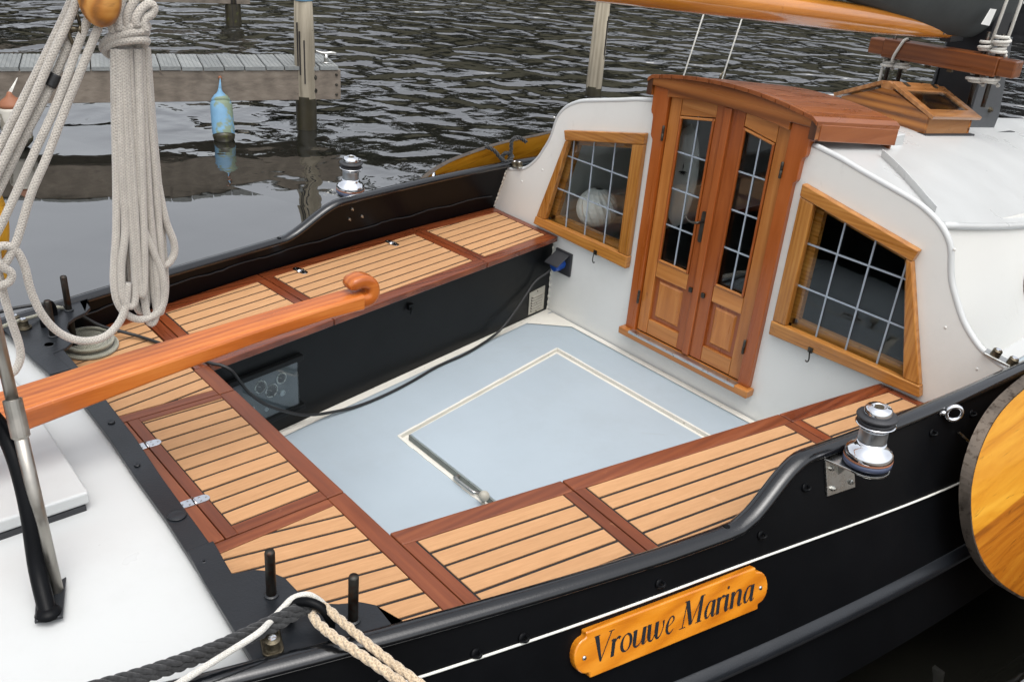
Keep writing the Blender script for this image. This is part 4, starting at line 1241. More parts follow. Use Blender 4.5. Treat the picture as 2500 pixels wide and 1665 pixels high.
MB().prism([(SX0 - 0.02, -SW - 0.02, 0.648), (SX1 + 0.03, -SW - 0.02, 0.590), (SX1 + 0.03, SW + 0.02, 0.590), (SX0 - 0.02, SW + 0.02, 0.648)], (0, 0, 0.010)).build('rubber_base', 'rubber', sk)

# ------------------------------------------------------------------ tabernacle, pin rail
tb = empty('mast_tabernacle', (2.2, 0, 0.55), BOAT)
MB().prism([(1.98, -0.20, 0.565), (2.46, -0.20, 0.520), (2.46, 0.20, 0.520), (1.98, 0.20, 0.565)], (0, 0, 0.010)).build('base_plate', 'black_semi', tb)
for s in (1, -1):
    MB().prism([(1.98, s * 0.115, 0.57), (2.34, s * 0.115, 0.54), (2.36, s * 0.115, 0.62), (2.22, s * 0.115, 1.04), (2.02, s * 0.115, 1.04), (1.98, s * 0.115, 0.8)], (0, s * 0.012, 0)).build('cheek', 'gunmetal', tb, bevel=0.002)
MB().box((1.99, -0.112, 0.57), (2.17, 0.112, 1.30)).build('mast_foot', 'black_semi', tb, bevel=0.01)
MB().tube([(2.10, 0, 1.25), (2.10, 0, 3.2)], 0.085, 20).build('mast', 'boom', tb, smooth=True)
MB().lathe([(0.016, 0), (0.016, 0.012), (0.008, 0.014), (0.008, 0.02), (0, 0.02)], (2.20, -0.127, 0.66), (0, -1, 0), 6).build('bolt', 'bronze', tb)
PR = [Vector((1.735, 0.385, 0.940)), Vector((1.735, -0.385, 0.950))]

pd = (PR[1] - PR[0]).normalized(); pu = Vector((0, 0, 1)); pw = pu.cross(pd).normalized(); pu = pd.cross(pw)
pc0 = (PR[0] + PR[1]) / 2; hl = (PR[1] - PR[0]).length / 2
rail = MB().obox(pc0, pd * (hl - 0.085), pw * 0.052, pu * 0.047).build('pin_rail', 'pinrail', BOAT, bevel=0.005)
for s in (1, -1):
    MB().obox(pc0 + pd * s * (hl - 0.043), pd * 0.0425, pw * 0.045, pu * 0.040).build('rail_end', 'pinrail', rail, bevel=0.007)
    MB().obox(pc0 + pd * s * 0.06 - pu * 0.055, pd * 0.012, pw * 0.012, pu * 0.010).build('rail_bolt', 'bronze', rail)
PINS = [(-hl + 0.115, -1), (-hl + 0.185, -1), (hl - 0.185, 1), (hl - 0.115, 1)]
for d_, sg in PINS:
    b_ = pc0 + pd * d_
    MB().tube([b_ - pu * 0.20, b_ + pu * (0.15 if sg > 0 else 0.062)], 0.0115, 12).build('belaying_pin', 'pin', rail, smooth=True)

# ------------------------------------------------------------------ tiller with a scrolled end
tl = MB()
secs = [(-3.3, 0.335, 0.150, 0.072), (-2.70, 0.378, 0.128, 0.060), (-2.40, 0.402, 0.118, 0.050), (-2.10, 0.422, 0.094, 0.046), (-1.86, 0.436, 0.082, 0.046), (-1.74, 0.440, 0.076, 0.052)]
rows = []
for x, zt, w_, h_ in secs:
    c_ = 0.010
    hw = w_ / 2
    rows.append([(x, -hw + c_, zt), (x, hw - c_, zt), (x, hw - c_ * 0.3, zt - c_ * 0.3), (x, hw, zt - c_), (x, hw, zt - h_ + c_ * 0.6), (x, hw - c_ * 0.6, zt - h_), (x, -hw + c_ * 0.6, zt - h_), (x, -hw, zt - h_ + c_ * 0.6), (x, -hw, zt - c_), (x, -hw + c_ * 0.3, zt - c_ * 0.3)])
tl.grid(rows, closed=True)
tl.face(range(9, -1, -1)); 
til = tl.build('tiller', 'tiller', BOAT, smooth=False, bevel=0.002)
# scroll: the end sweeps up and curls back over itself
cv = smooth_path([(-1.742, 0.414), (-1.700, 0.414), (-1.672, 0.425), (-1.660, 0.452), (-1.672, 0.482), (-1.700, 0.499), (-1.735, 0.497), (-1.758, 0.482)] if False else
                 [Vector((-1.760, 0.0, 0.414)), Vector((-1.722, 0.0, 0.412)), Vector((-1.704, 0.0, 0.420)), Vector((-1.698, 0.0, 0.440)), Vector((-1.706, 0.0, 0.462)), Vector((-1.730, 0.0, 0.474)), Vector((-1.756, 0.0, 0.473)), Vector((-1.778, 0.0, 0.464))], 5)
sc_ = MB(); rows = []
for i, p in enumerate(cv):
    t = i / (len(cv) - 1)
    tg = (cv[min(i + 1, len(cv) - 1)] - cv[max(i - 1, 0)]).normalized()
    n_ = Vector((0, 1, 0)).cross(tg)
    h_ = lerp(0.026, 0.019, t); w_ = lerp(0.037, 0.031, t)
    if t > 0.9: h_ *= 1 - (t - 0.9) * 5; w_ *= 1 - (t - 0.9) * 3
    ring = []
    for k in range(20):
        a = 2 * math.pi * k / 20
        ca, sa = math.cos(a), math.sin(a)
        q = (abs(ca) ** 4 + abs(sa) ** 4) ** -0.25
        ring.append(p + Vector((0, 1, 0)) * ca * q * w_ + n_ * sa * q * h_)
    rows.append(ring)
sc_.grid(rows, closed=True)
m0 = len(sc_.v); sc_.face(range(m0 - 20, m0)); sc_.face(range(19, -1, -1))
sc_.build('tiller_scroll', 'tiller', til, smooth=True)

# ------------------------------------------------------------------ winches on brackets
def winch(s):
    c = Vector((-0.955, s * 1.315, 0.246))
    root = empty('winch', c, BOAT)
    root['label'] = 'chrome two-speed winch bracketed outside the %s bulwark' % ('port' if s == 1 else 'starboard')
    ax = (0, -0.06 * s, 1)
    def L(n, pr_, m_, sm=True, sg=40): return MB().lathe(pr_, c, ax, sg).build(n, m_, root, smooth=sm)
    L('base_ring', [(0.058, 0.006), (0.0635, 0.008), (0.0645, 0.022), (0.060, 0.024)], 'ring_blue')
    L('base_line', [(0.0625, 0.0235), (0.0645, 0.0245), (0.0645, 0.0265), (0.0625, 0.027)], 'fender_brown')
    L('skirt', [(0.063, 0.0272), (0.0640, 0.032), (0.0635, 0.040), (0.060, 0.047), (0.053, 0.053), (0.045, 0.060), (0.040, 0.068), (0.0385, 0.0745)], 'chrome')
    L('drum', [(0.0378, 0.0748), (0.0372, 0.078), (0.0372, 0.110), (0.0380, 0.113)], 'drum')
    L('collar', [(0.0380, 0.1132), (0.0385, 0.118), (0.042, 0.1225), (0.052, 0.1265), (0.0525, 0.128), (0.046, 0.129)], 'chrome')
    L('lower_jaw', [(0.030, 0.1292), (0.050, 0.1305), (0.041, 0.1375), (0.030, 0.138)], 'rubber')
    L('upper_jaw', [(0.040, 0.138), (0.051, 0.1445), (0.0535, 0.149), (0.052, 0.1525), (0.038, 0.1545)], 'rubber')
    L('cap', [(0.0365, 0.1547), (0.0365, 0.160), (0.0355, 0.170), (0.031, 0.1755), (0.022, 0.1765), (0.0205, 0.178), (0.0165, 0.178), (0.0150, 0.172), (0.0, 0.172)], 'chrome')
    L('handle_socket', [(0.0128, 0.1785), (0.0128, 0.1725), (0.0105, 0.1722)], 'bronze', False, 8)
    arm = MB()
    d = Vector((0.7, -0.7 * s, 0)).normalized(); w_ = Vector((0, 0, 1)).cross(d)
    arm.prism([c + Vector((0, 0, 0.158)) + d * 0.030 - w_ * 0.010, c + Vector((0, 0, 0.158)) + d * 0.052 - w_ * 0.005, c + Vector((0, 0, 0.158)) + d * 0.052 + w_ * 0.005, c + Vector((0, 0, 0.158)) + d * 0.030 + w_ * 0.010], (0, 0, 0.010))
    arm.build('feeder_arm', 'chrome', root, bevel=0.002)
    # bracket
    br = MB()
    prof = [Vector((-1.030, s * side_y(-1.03, 0.24, HULL_T + 0.001), 0.2385)), Vector((-0.905, s * side_y(-0.905, 0.24, HULL_T + 0.001), 0.2385))]
    tip = []
    for k in range(13):
        a = R(-20) + R(210) * k / 12
        tip.append(Vector((c.x + 0.062 * math.cos(a), c.y + s * 0.062 * math.sin(a), 0.2385)))
    br.prism([prof[0], prof[1]] + tip, (0, 0, 0.0065))
    o = br.build('bracket_shelf', 'steel', root, bevel=0.001)
    z0, z1 = 0.142, 0.238
    q = [Vector((x, s * side_y(x, z, HULL_T + 0.001), z)) for x, z in ((-1.030, z0), (-0.918, z0 - 0.004), (-0.912, 0.184), (-0.975, 0.205), (-0.912, 0.2375), (-1.030, z1))]
    q = [Vector((x, s * side_y(x, z, HULL_T + 0.001), z)) for x, z in ((-1.034, 0.142), (-0.920, 0.137), (-0.915, 0.2375), (-1.030, 0.2375))]
    MB().prism(q, (0, s * 0.006, 0.002)).build('bracket_plate', 'steel', root, bevel=0.001)
    MB().prism([Vector((-0.985, s * side_y(-0.985, 0.19, HULL_T + 0.007), 0.19)), Vector((-0.985, s * side_y(-0.985, 0.238, HULL_T + 0.007), 0.238)), Vector((-0.985, s * (side_y(-0.985, 0.238, HULL_T) + 0.05), 0.238))], (0.006, 0, 0)).build('bracket_web', 'steel', root)
    for x, z in ((-1.010, 0.215), (-1.012, 0.160), (-0.938, 0.158)):
        p = Vector((x, s * side_y(x, z, HULL_T + 0.007), z))
        MB().lathe([(0.0075, 0), (0.0075, 0.005), (0.004, 0.006), (0.004, 0.011), (0, 0.011)], p, (0, s * 0.94, 0.34), 6).build('bolt', 'steel', root)
        p2 = Vector((x, s * side_y(x, z), z))
        MB().lathe([(0.007, 0), (0.006, 0.006), (0.003, 0.007), (0.003, 0.013), (0, 0.013)], p2, (0, -s * 0.94, -0.34), 8).build('bolt_end', 'steel', root)
winch(1); winch(-1)

# ------------------------------------------------------------------ small hull fittings
def on_hull(x, z, s, off=0.0):
    return Vector((x, s * side_y(x, z, HULL_T + off), z))
HN = Vector((0, 0.94, 0.34))
for s in (1, -1):
    for x, z in ((-2.115, 0.062), (-2.00, 0.062), (-1.622, 0.078), (-1.285, 0.105), (-1.11, 0.185), (-0.545, 0.195), (-2.33, 0.06), (-0.33, 0.20)):
        p = on_hull(x, z, s)
        nn = Vector((0, s * HN.y, HN.z))
        mb = MB().lathe([(0.013, 0), (0.0125, 0.003), (0.006, 0.004)], p, nn, 14)
        mb.tube(smooth_path([p + nn * 0.002 + Vector((0.008, 0, 0.004)), p + nn * 0.013 + Vector((0.006, 0, 0)), p + nn * 0.015 + Vector((-0.002, 0, -0.004)), p + nn * 0.003 + Vector((-0.008, 0, -0.004))], 4), 0.0038, 8)
        mb.build('hull_eye', 'black', BOAT, smooth=True)
    # chrome eye bolt under the rail
    p = on_hull(-0.495, 0.245, s); nn = Vector((0, s, 0.1)).normalized()
    mb = MB()
    mb.tube([p - nn * 0.005, p + nn * 0.014 + Vector((0.006, 0, 0))], 0.0075, 12)
    mb.lathe([(0.011, 0.0), (0.011, 0.006), (0.0, 0.007)], p, nn, 6)
    cc = p + nn * 0.030 + Vector((0.026, 0, 0.0))
    mb.tube([cc + Vector((0.72, s * 0.69, 0)) * math.cos(a) * 0.0235 + Vector((0, 0, 1)) * math.sin(a) * 0.0235 for a in [2 * math.pi * k / 28 for k in range(28)]], 0.0068, 10, closed=True)
    mb.build('eye_bolt', 'chrome', BOAT, smooth=True)
    ring_disc(Vector((-1.385, s * (side_y(-1.385, rail_z(-1.385), HULL_T * 0.5) - 0.004), rail_z(-1.385) + 0.0215)), 0.0065, 'black', 'caulk', BOAT)

# ------------------------------------------------------------------ fittings on the cockpit walls
def face_pt(x, z, off=0.0):            # port bench side wall, seen from the cockpit
    return Vector((x, in_y(x) + 0.028 - off, z))
vt = MB().prism([face_pt(-0.165, -0.275), face_pt(-0.040, -0.268), face_pt(-0.036, -0.402), face_pt(-0.160, -0.400)], (0, -0.004, 0))
vo = vt.build('vent_grille', 'vent', BOAT, bevel=0.001)
for k in range(6):
    z = -0.300 - 0.015 * k
    MB().prism([face_pt(-0.147, z - 0.0035, 0.0041), face_pt(-0.058, z - 0.0035, 0.0041), face_pt(-0.058, z - 0.0125, 0.0041), face_pt(-0.147, z - 0.0125, 0.0041)], (0, -0.0004, 0)).build('slot_shade', 'caulk', vo)  # flat black strip painted in for the shade under the louvre
    MB().prism([face_pt(-0.145, z, 0.0045), face_pt(-0.060, z, 0.0045), face_pt(-0.060, z - 0.006, 0.010), face_pt(-0.145, z - 0.006, 0.010)], (0, -0.0015, 0)).build('louvre', 'vent', vo)
for x, z in ((-0.102, -0.282), (-0.10, -0.395)):
    MB().lathe([(0.004, 0), (0.003, 0.002), (0, 0.002)], face_pt(x, z, 0.004), (0, -1, 0), 8).build('screw', 'iron', vo)
# engine instrument panel behind a sliding clear cover
ip = empty('instrument_panel', (-1.74, 0.62, -0.2), BOAT)
MB().prism([face_pt(-1.895, -0.335), face_pt(-1.61, -0.335), face_pt(-1.61, -0.135), face_pt(-1.895, -0.135)], (0, -0.003, 0)).build('panel_plate', 'dial_plate', ip)
for z in (-0.118, -0.336):
    MB().prism([face_pt(-1.92, z - 0.010), face_pt(-1.588, z - 0.010), face_pt(-1.588, z + 0.010), face_pt(-1.92, z + 0.010)], (0, -0.022, 0)).build('cover_track', 'bench_black', ip, bevel=0.002)
for (x, z, r) in ((-1.782, -0.181, 0.027), (-1.734, -0.216, 0.029), (-1.687, -0.180, 0.024), (-1.685, -0.247, 0.013), (-1.82, -0.26, 0.008), (-1.76, -0.29, 0.008)):
    g_ = MB().lathe([(r, 0.003), (r, 0.007), (r - 0.004, 0.008), (r - 0.005, 0.0055), (0, 0.0055)], face_pt(x, z), (0.16, -1, 0), 26).build('gauge' if r > 0.02 else 'switch', 'drum' if r < 0.02 else 'steel', ip, smooth=False)
    if r > 0.02:
        MB().lathe([(r - 0.0055, 0.0062), (0, 0.0062)], face_pt(x, z), (0.16, -1, 0), 26).build('dial', 'gunmetal', g_)
        nd = MB(); p = face_pt(x, z, 0.0068)
        nd.prism([p + Vector((-0.001, 0, 0)), p + Vector((0.001, 0, 0)), p + Vector((-r * 0.5, -r * 0.08, r * 0.35))], (0, -0.0006, 0))
        for k in range(9):
            a = R(-40) + R(260) * k / 8
            q = face_pt(x + math.cos(a) * r * 0.62, z + math.sin(a) * r * 0.62, 0.0066)
            q.y = face_pt(x + math.cos(a) * r * 0.62, z).y - 0.0072
            nd.prism([q, q + Vector((math.cos(a) * r * 0.14, math.cos(a) * r * 0.14 * 0.167, math.sin(a) * r * 0.14)), q + Vector((math.cos(a + 0.15) * r * 0.14, math.cos(a) * r * 0.14 * 0.167, math.sin(a + 0.15) * r * 0.14))], (0, -0.0004, 0))
        nd.build('dial_marks', 'paper', g_)
MB().prism([face_pt(-1.862, -0.330, 0.012), face_pt(-1.612, -0.330, 0.012), face_pt(-1.612, -0.124, 0.012), face_pt(-1.862, -0.124, 0.012)], (0, -0.003, 0)).build('clear_cover', 'glass', ip)
mb = MB().box((-1.02, in_y(-1.0) + 0.012, -0.10), (-0.995, in_y(-1.0) + 0.0285, -0.075)); mb.tube([(-1.008, in_y(-1.0) + 0.008, -0.09), (-1.015, in_y(-1.0) + 0.006, -0.115)], 0.004, 8)
mb.build('bench_latch', 'bench_black', BOAT)
# shore-power inlet on the bulkhead
so = empty('power_inlet', (0, 0.83, -0.12), BOAT)
MB().box((-0.010, 0.776, -0.182), (0.0035, 0.892, -0.058)).build('inlet_plate', 'rubber', so, bevel=0.004)
MB().prism([(-0.012, 0.790, -0.072), (-0.012, 0.884, -0.072), (-0.090, 0.884, -0.118), (-0.090, 0.790, -0.118)], (0.004, 0, 0.006)).build('inlet_cover', 'rubber', so, bevel=0.004)
MB().lathe([(0.030, 0.0), (0.030, 0.040), (0.026, 0.044), (0.024, 0.060)], (-0.008, 0.838, -0.122), (-1, 0.05, -0.25), 22).build('blue_plug', 'blue_plastic', so, smooth=False)

# ------------------------------------------------------------------ name board with painted lettering
NB = [Vector((-1.8582, -1.1656, 0.0439)), Vector((-1.8601, -1.2057, -0.0688)), Vector((-1.3348, -1.2701, 0.0455)), Vector((-1.3386, -1.3091, -0.0645))]   # TL BL TR BR
nc = (NB[0] + NB[1] + NB[2] + NB[3]) / 4
nu = ((NB[2] - NB[0]) + (NB[3] - NB[1])).normalized()
nv = ((NB[0] - NB[1]) + (NB[2] - NB[3])); nv = (nv - nu * nv.dot(nu)).normalized()
nn_ = nu.cross(nv)
if nn_.y > 0: nn_ = -nn_
nhl, nhh = 0.266, 0.0585
def nbp(u, v, d=0.0): return nc + nu * u + nv * v + nn_ * d
lobe = []
right = [(nhl, nhh), (nhl, nhh - 0.012)] + [(nhl + 0.004 + 0.034 * math.cos(R(90 - 180 * k / 12)), 0.0 + 0.044 * math.sin(R(90 - 180 * k / 12))) for k in range(13)] + [(nhl, -nhh + 0.012), (nhl, -nhh)]
left = [(-u, v) for u, v in reversed(right)]
bpoly = left[::-1][::-1]
outl_ = right + left
board = MB().prism([nbp(u, v, 0.0) for u, v in outl_], nn_ * -0.024).build('name_board', 'name_wood', BOAT, bevel=0.004, seg=3)
board['label'] = 'varnished name board lettered Vrouwe Marina on the black hull'
T = 0.235
GL = {
 'V': (1.10, [[(0.05, 1.48, T * 1.15), (0.48, 0.02, 0.13)], [(0.46, 0.0, 0.06), (1.02, 1.48, 0.065)], [(-0.12, 1.49, 0.05), (0.26, 1.49, 0.05)], [(0.84, 1.49, 0.05), (1.18, 1.49, 0.05)]]),
 'r': (0.62, [[(0.14, 0.98, T), (0.14, 0.0, T * 0.95)], [(-0.04, 0.90, 0.04), (0.10, 0.99, 0.08)], [(0.17, 0.62, 0.05), (0.30, 0.88, 0.08), (0.44, 0.98, 0.13), (0.56, 0.90, 0.17)]]),
 'o': (0.84, [[(0.40 + 0.31 * math.cos(a), 0.49 + 0.47 * math.sin(a), 0.05 + 0.14 * abs(math.cos(a - 0.25)) ** 1.3) for a in [2 * math.pi * k / 24 for k in range(25)]]]),
 'u': (0.98, [[(0.14, 0.98, T), (0.13, 0.32, T), (0.20, 0.07, 0.13), (0.36, 0.02, 0.09), (0.55, 0.15, 0.05), (0.70, 0.45, 0.04)], [(0.76, 0.98, T), (0.74, 0.18, T), (0.82, 0.02, 0.08), (0.97, 0.14, 0.04)], [(-0.04, 0.90, 0.04), (0.10, 0.98, 0.07)]]),
 'w': (1.26, [[(0.12, 0.98, T), (0.14, 0.32, T), (0.24, 0.05, 0.13), (0.42, 0.06, 0.07), (0.60, 0.45, 0.04)], [(0.64, 0.98, T), (0.65, 0.30, T), (0.76, 0.03, 0.12), (0.96, 0.14, 0.07), (1.12, 0.55, 0.06), (1.10, 0.92, 0.14)], [(-0.06, 0.90, 0.04), (0.08, 0.98, 0.07)]]),
 'e': (0.74, [[(0.14, 0.42, 0.04), (0.44, 0.56, 0.05), (0.58, 0.76, 0.10), (0.48, 0.96, 0.07), (0.28, 0.88, 0.09), (0.14, 0.55, 0.18), (0.17, 0.18, 0.16), (0.36, 0.02, 0.09), (0.62, 0.22, 0.04)]]),
 'M': (1.66, [[(0.12, 0.02, 0.06), (0.30, 1.48, 0.065)], [(0.33, 1.48, T * 1.1), (0.72, 0.05, T)], [(0.74, 0.03, 0.05), (1.36, 1.48, 0.06)], [(1.38, 1.48, T), (1.30, 0.02, T)], [(-0.10, 0.015, 0.05), (0.34, 0.015, 0.05)], [(1.08, 0.015, 0.05), (1.52, 0.015, 0.05)], [(0.12, 1.485, 0.05), (0.36, 1.485, 0.05)], [(1.32, 1.485, 0.05), (1.60, 1.485, 0.05)]]),
 'a': (0.92, [[(0.66, 0.80, 0.05), (0.46, 0.97, 0.06), (0.24, 0.80, 0.12), (0.13, 0.42, 0.19), (0.20, 0.08, 0.13), (0.40, 0.10, 0.06), (0.64, 0.55, 0.04)], [(0.70, 0.98, T), (0.66, 0.20, T), (0.74, 0.02, 0.08), (0.90, 0.14, 0.04)]]),
 'i': (0.46, [[(0.16, 0.98, T), (0.13, 0.20, T), (0.20, 0.02, 0.09), (0.36, 0.14, 0.04)], [(-0.03, 0.90, 0.04), (0.12, 0.98, 0.07)], [(0.10, 1.36, 0.16), (0.24, 1.36, 0.16)]]),
 'n': (0.98, [[(0.14, 0.98, T), (0.12, 0.0, T)], [(0.17, 0.55, 0.04), (0.36, 0.88, 0.07), (0.56, 0.97, 0.11), (0.70, 0.80, T), (0.67, 0.20, T), (0.76, 0.02, 0.09), (0.92, 0.14, 0.04)], [(-0.04, 0.90, 0.04), (0.10, 0.98, 0.07)]]),
 ' ': (0.42, []),
}
txt = 'Vrouwe Marina'
adv = sum(GL[c][0] for c in txt)
unit = 0.512 / (adv + 0.15)
let = MB()
pen, layer = -0.252 - 0.06 * unit, 0
vb = -0.026
VS = 1.0
for ch in txt:
    for st_ in GL[ch][1]:
        pts_ = [Vector((p[0] * unit, p[1] * unit * VS, p[2] * unit)) for p in st_]
        pts_ = smooth_path(pts_, 6) if len(pts_) > 2 else pts_
        dz = 0.0006 + 0.00004 * (layer % 40); layer += 1
        rows = []
        for i, p in enumerate(pts_):
            tg = Vector((pts_[min(i + 1, len(pts_) - 1)][0] - pts_[max(i - 1, 0)][0], pts_[min(i + 1, len(pts_) - 1)][1] - pts_[max(i - 1, 0)][1])).normalized()
            nrm = Vector((-tg.y, tg.x)) * p[2] * 0.5
            a_, b_ = (p[0] + nrm.x, p[1] + nrm.y), (p[0] - nrm.x, p[1] - nrm.y)
            rows.append([nbp(pen + q[0] + 0.24 * q[1], vb + q[1], dz) for q in (a_, b_)])
        let.grid(rows)
    pen += GL[ch][0] * unit
let.build('lettering', 'ink', board)
for u in (-0.277, 0.277):
    MB().lathe([(0.0062, 0.0), (0.005, 0.0022), (0.0, 0.003)], nbp(u, -0.002, 0.0), nn_, 14).build('screw', 'steel', board, smooth=True)

# ================================================================== leeboards (hung outside the hull)
LB = [(-0.200, 0.315), (-0.345, 0.285), (-0.440, 0.242), (-0.512, 0.177), (-0.558, 0.095), (-0.567, 0.005), (-0.553, -0.072), (-0.512, -0.152), (-0.440, -0.232), (-0.352, -0.302), (-0.256, -0.352)]
rim = [(1.55, 0.215), (1.50, 0.29), (1.30, 0.325), (0.9, 0.350), (0.4, 0.352), (0.05, 0.345)] + LB + [(0.0, -0.395), (0.4, -0.30), (0.9, -0.12), (1.35, 0.06), (1.53, 0.14)]
for s in (1, -1):
    rp_ = smooth_path([(x, 0, z) for x, z in rim], 5, closed=True)
    def lp(p, off):
        return Vector((p.x, s * (side_y(max(-0.65, min(1.6, p.x)), p.z, off)), p.z))
    mb = MB()
    n_ = len(rp_)
    cen_ = Vector((0.25, 0, 0.02))
    outer_f = [lp(p, 0.150) for p in rp_]; inner_f = [lp(p, 0.120) for p in rp_]
    rows = []
    for fr_ in (1.0, 0.8, 0.55, 0.3, 0.05):
        rows.append([lp(cen_ + (p - cen_) * fr_, 0.150) for p in rp_])
    mb.grid(rows, closed=True)
    mb.face(range(len(mb.v) - n_, len(mb.v)))
    rows = [[lp(cen_ + (p - cen_) * fr_, 0.120) for p in rp_] for fr_ in (1.0, 0.55, 0.05)]
    b0 = len(mb.v)
    mb.grid(rows, closed=True)
    mb.face(range(len(mb.v) - n_, len(mb.v)))
    for k in range(n_):
        k2 = (k + 1) % n_
        mb.face((k, k2, b0 + k2, b0 + k))
    root = empty('leeboard', lp(Vector((0.25, 0, -0.3)), 0.13))
    mb.build('board', 'leeboard', root)
    bnd = MB()
    bnd.grid([[lp(p + (p - cen_).normalized() * 0.003, 0.1525) for p in rp_], [lp(p + (p - cen_).normalized() * 0.003, 0.1180) for p in rp_]], closed=True)
    bnd.grid([[lp(p + (p - cen_).normalized() * 0.003, 0.1525) for p in rp_], [lp(p - (p - cen_).normalized() * 0.005, 0.1515) for p in rp_]], closed=True)
    bnd.build('edge_band', 'lee_band', root)
    tag(root, 'yellow varnished leeboard with dull metal edge hanging outside the near starboard hull' if s == -1 else 'brown-yellow leeboard beyond the far port bulwark', 'leeboard', 'leeboards')
    ln = MB(); ln.tube([on_hull(-0.42, 0.17, s, 0.01), on_hull(-0.36, 0.10, s, 0.06)], 0.004, 8)
    ln.build('tether', 'steel', root)

# ================================================================== boom and sail cover
def boom_c(x): return 1.185 - 0.094 * (x - 0.53)
bm_ = MB(); rows = []
for x in [-3.6, -2.5, -1.5, -0.5, 0.3, 0.8, 1.2, 1.5, 1.7, 1.78]:
    r_ = 0.058 if x < 1.0 else lerp(0.058, 0.036, (x - 1.0) / 0.78)
    rows.append([(x, r_ * math.cos(2 * math.pi * k / 28), boom_c(x) + r_ * math.sin(2 * math.pi * k / 28)) for k in range(28)])
bm_.grid(rows, closed=True); bm_.face(range(27, -1, -1)); bm_.face(range(len(bm_.v) - 28, len(bm_.v)))
boom = tag(empty('boom', (0, 0, 1.2)), 'glossy varnished wooden boom above the cabin roof', 'boom')
bm_.build('spar', 'boom', boom, smooth=True)
MB().box((1.72, -0.03, boom_c(1.75) - 0.05), (1.86, 0.03, boom_c(1.75) + 0.03)).build('gooseneck', 'black_semi', boom, bevel=0.004)
for zc_ in (-0.015, 0.012):
    MB().lathe([(0.006, 0), (0.004, 0.002), (0, 0.002)], (1.60, -0.040, boom_c(1.6) + zc_), (0, -1, 0.1), 10).build('screw', 'bronze', boom)
def COVER_LOW(x):
    pts_ = [(0.35, 1.29), (0.60, 1.245), (0.95, 1.19), (1.30, 1.115), (1.65, 1.052), (1.85, 1.03), (2.25, 1.03)]
    for (a, za), (b, zb) in zip(pts_, pts_[1:]):
        if x <= b:
            return lerp(za, zb, (x - a) / (b - a))
    return 1.03
cvm = MB(); rows = []
CVX = [0.35, 0.55, 0.8, 1.05, 1.25, 1.45, 1.65, 1.85, 2.02, 2.14, 2.22]
for x in CVX:
    t = (x - 0.35) / 1.85
    low = boom_c(x) + lerp(0.048, 0.10, 0) - (0.0 if x < 1.2 else 0.035 * (x - 1.2))
    low = COVER_LOW(x)
    hgt = 0.34 + 0.25 * t
    wid = 0.085 + 0.055 * t
    ring = []
    for k in range(26):
        a = 2 * math.pi * k / 26
        cy_ = wid * math.cos(a) * (0.75 + 0.25 * math.sin(a * 0.5))
        cz_ = low + hgt * 0.5 + hgt * 0.5 * math.sin(a)
        fold = 0.012 * math.sin(a * 5 + x * 9) + 0.008 * math.sin(x * 31 + a * 2)
        ring.append((x + 0.01 * math.sin(a * 3), cy_ * (1 + fold * 3), cz_ + fold * 0.5))
    rows.append(ring)
cvm.grid(rows, closed=True); cvm.face(range(25, -1, -1)); cvm.face(range(len(cvm.v) - 26, len(cvm.v)))
cover = tag(cvm.build('sail_cover', 'canvas', None, smooth=True), 'dark grey canvas sail cover lying along the boom', 'sail cover')
MB().prism([(1.7053, -0.16, 1.1283), (1.7994, -0.16, 1.1175), (1.8286, -0.16, 1.1938), (1.7602, -0.16, 1.1992)], (0.001, -0.002, 0)).build('cover_tag', 'paper', cover)

# halyards made off on the pin rail
def coil_line(name, base, turns, r0, up, label, grp, tail=None):
    pts_ = []
    n = int(turns * 18)
    for k in range(n + 1):
        a = 2 * math.pi * k / 18
        f = k / n
        rr = r0 * (1 + 0.22 * math.sin(f * 9.0 + base.y * 20))
        pts_.append(base + pd * math.cos(a) * rr + pw * math.sin(a) * rr * 0.9 + pu * (up * f + 0.004 * math.sin(a * 0.5)))
    mb = MB(); mb.tube(pts_, 0.0082, 8)
    if tail:
        mb.tube(tail, 0.0078, 8)
    return tag(mb.build(name, 'rope_white', None, smooth=True), label, 'rope', grp)
P0_, P1_, P2_, P3_ = [pc0 + pd * d_ for d_, _ in PINS]
coil_line('halyard', P2_ + pu * 0.052, 3.2, 0.026, 0.055, 'white halyard wound three turns on the inner right belaying pin', 'halyards on the pin rail', [P2_ + pu * 0.06 + pd * 0.02, P2_ + pu * 0.3 + pd * 0.035 + pw * 0.01, P2_ + pu * 1.6 + pd * 0.07 + pw * 0.03])
coil_line('halyard', P3_ + pu * 0.052, 5.0, 0.030, 0.085, 'white halyard piled high on the outermost right belaying pin', 'halyards on the pin rail', [P3_ + pu * 0.06 + pd * 0.02, P3_ + pu * 0.3 + pd * 0.035, P3_ + pu * 1.6 + pd * 0.09])
coil_line('halyard_tail', P2_ - pu * 0.10, 2.6, 0.036, 0.045, 'white rope turns under the right half of the pin rail, inner pin', 'halyard tails under the pin rail')
coil_line('halyard_tail', P3_ - pu * 0.09, 2.2, 0.036, 0.035, 'white rope turns under the right end of the pin rail', 'halyard tails under the pin rail')
coil_line('halyard_tail', P0_ - pu * 0.105, 2.6, 0.030, 0.050, 'white rope loops under the left end of the pin rail', 'halyard tails under the pin rail', [P0_ - pu * 0.06 - pd * 0.03, P0_ - pu * 0.16 - pd * 0.032, P0_ - pu * 0.30 - pd * 0.035])
coil_line('halyard_tail', P1_ - pu * 0.10, 2.2, 0.032, 0.040, 'white rope loops under the left half of the pin rail, inner pin', 'halyard tails under the pin rail', smooth_path([P1_ - pd * 0.03 - pu * 0.06 - pw * 0.055, P1_ - pd * 0.02 - pu * 0.02 - pw * 0.06, P1_ + pu * 0.05 - pw * 0.055 + pd * 0.008, P1_ + pu * 0.055], 4))

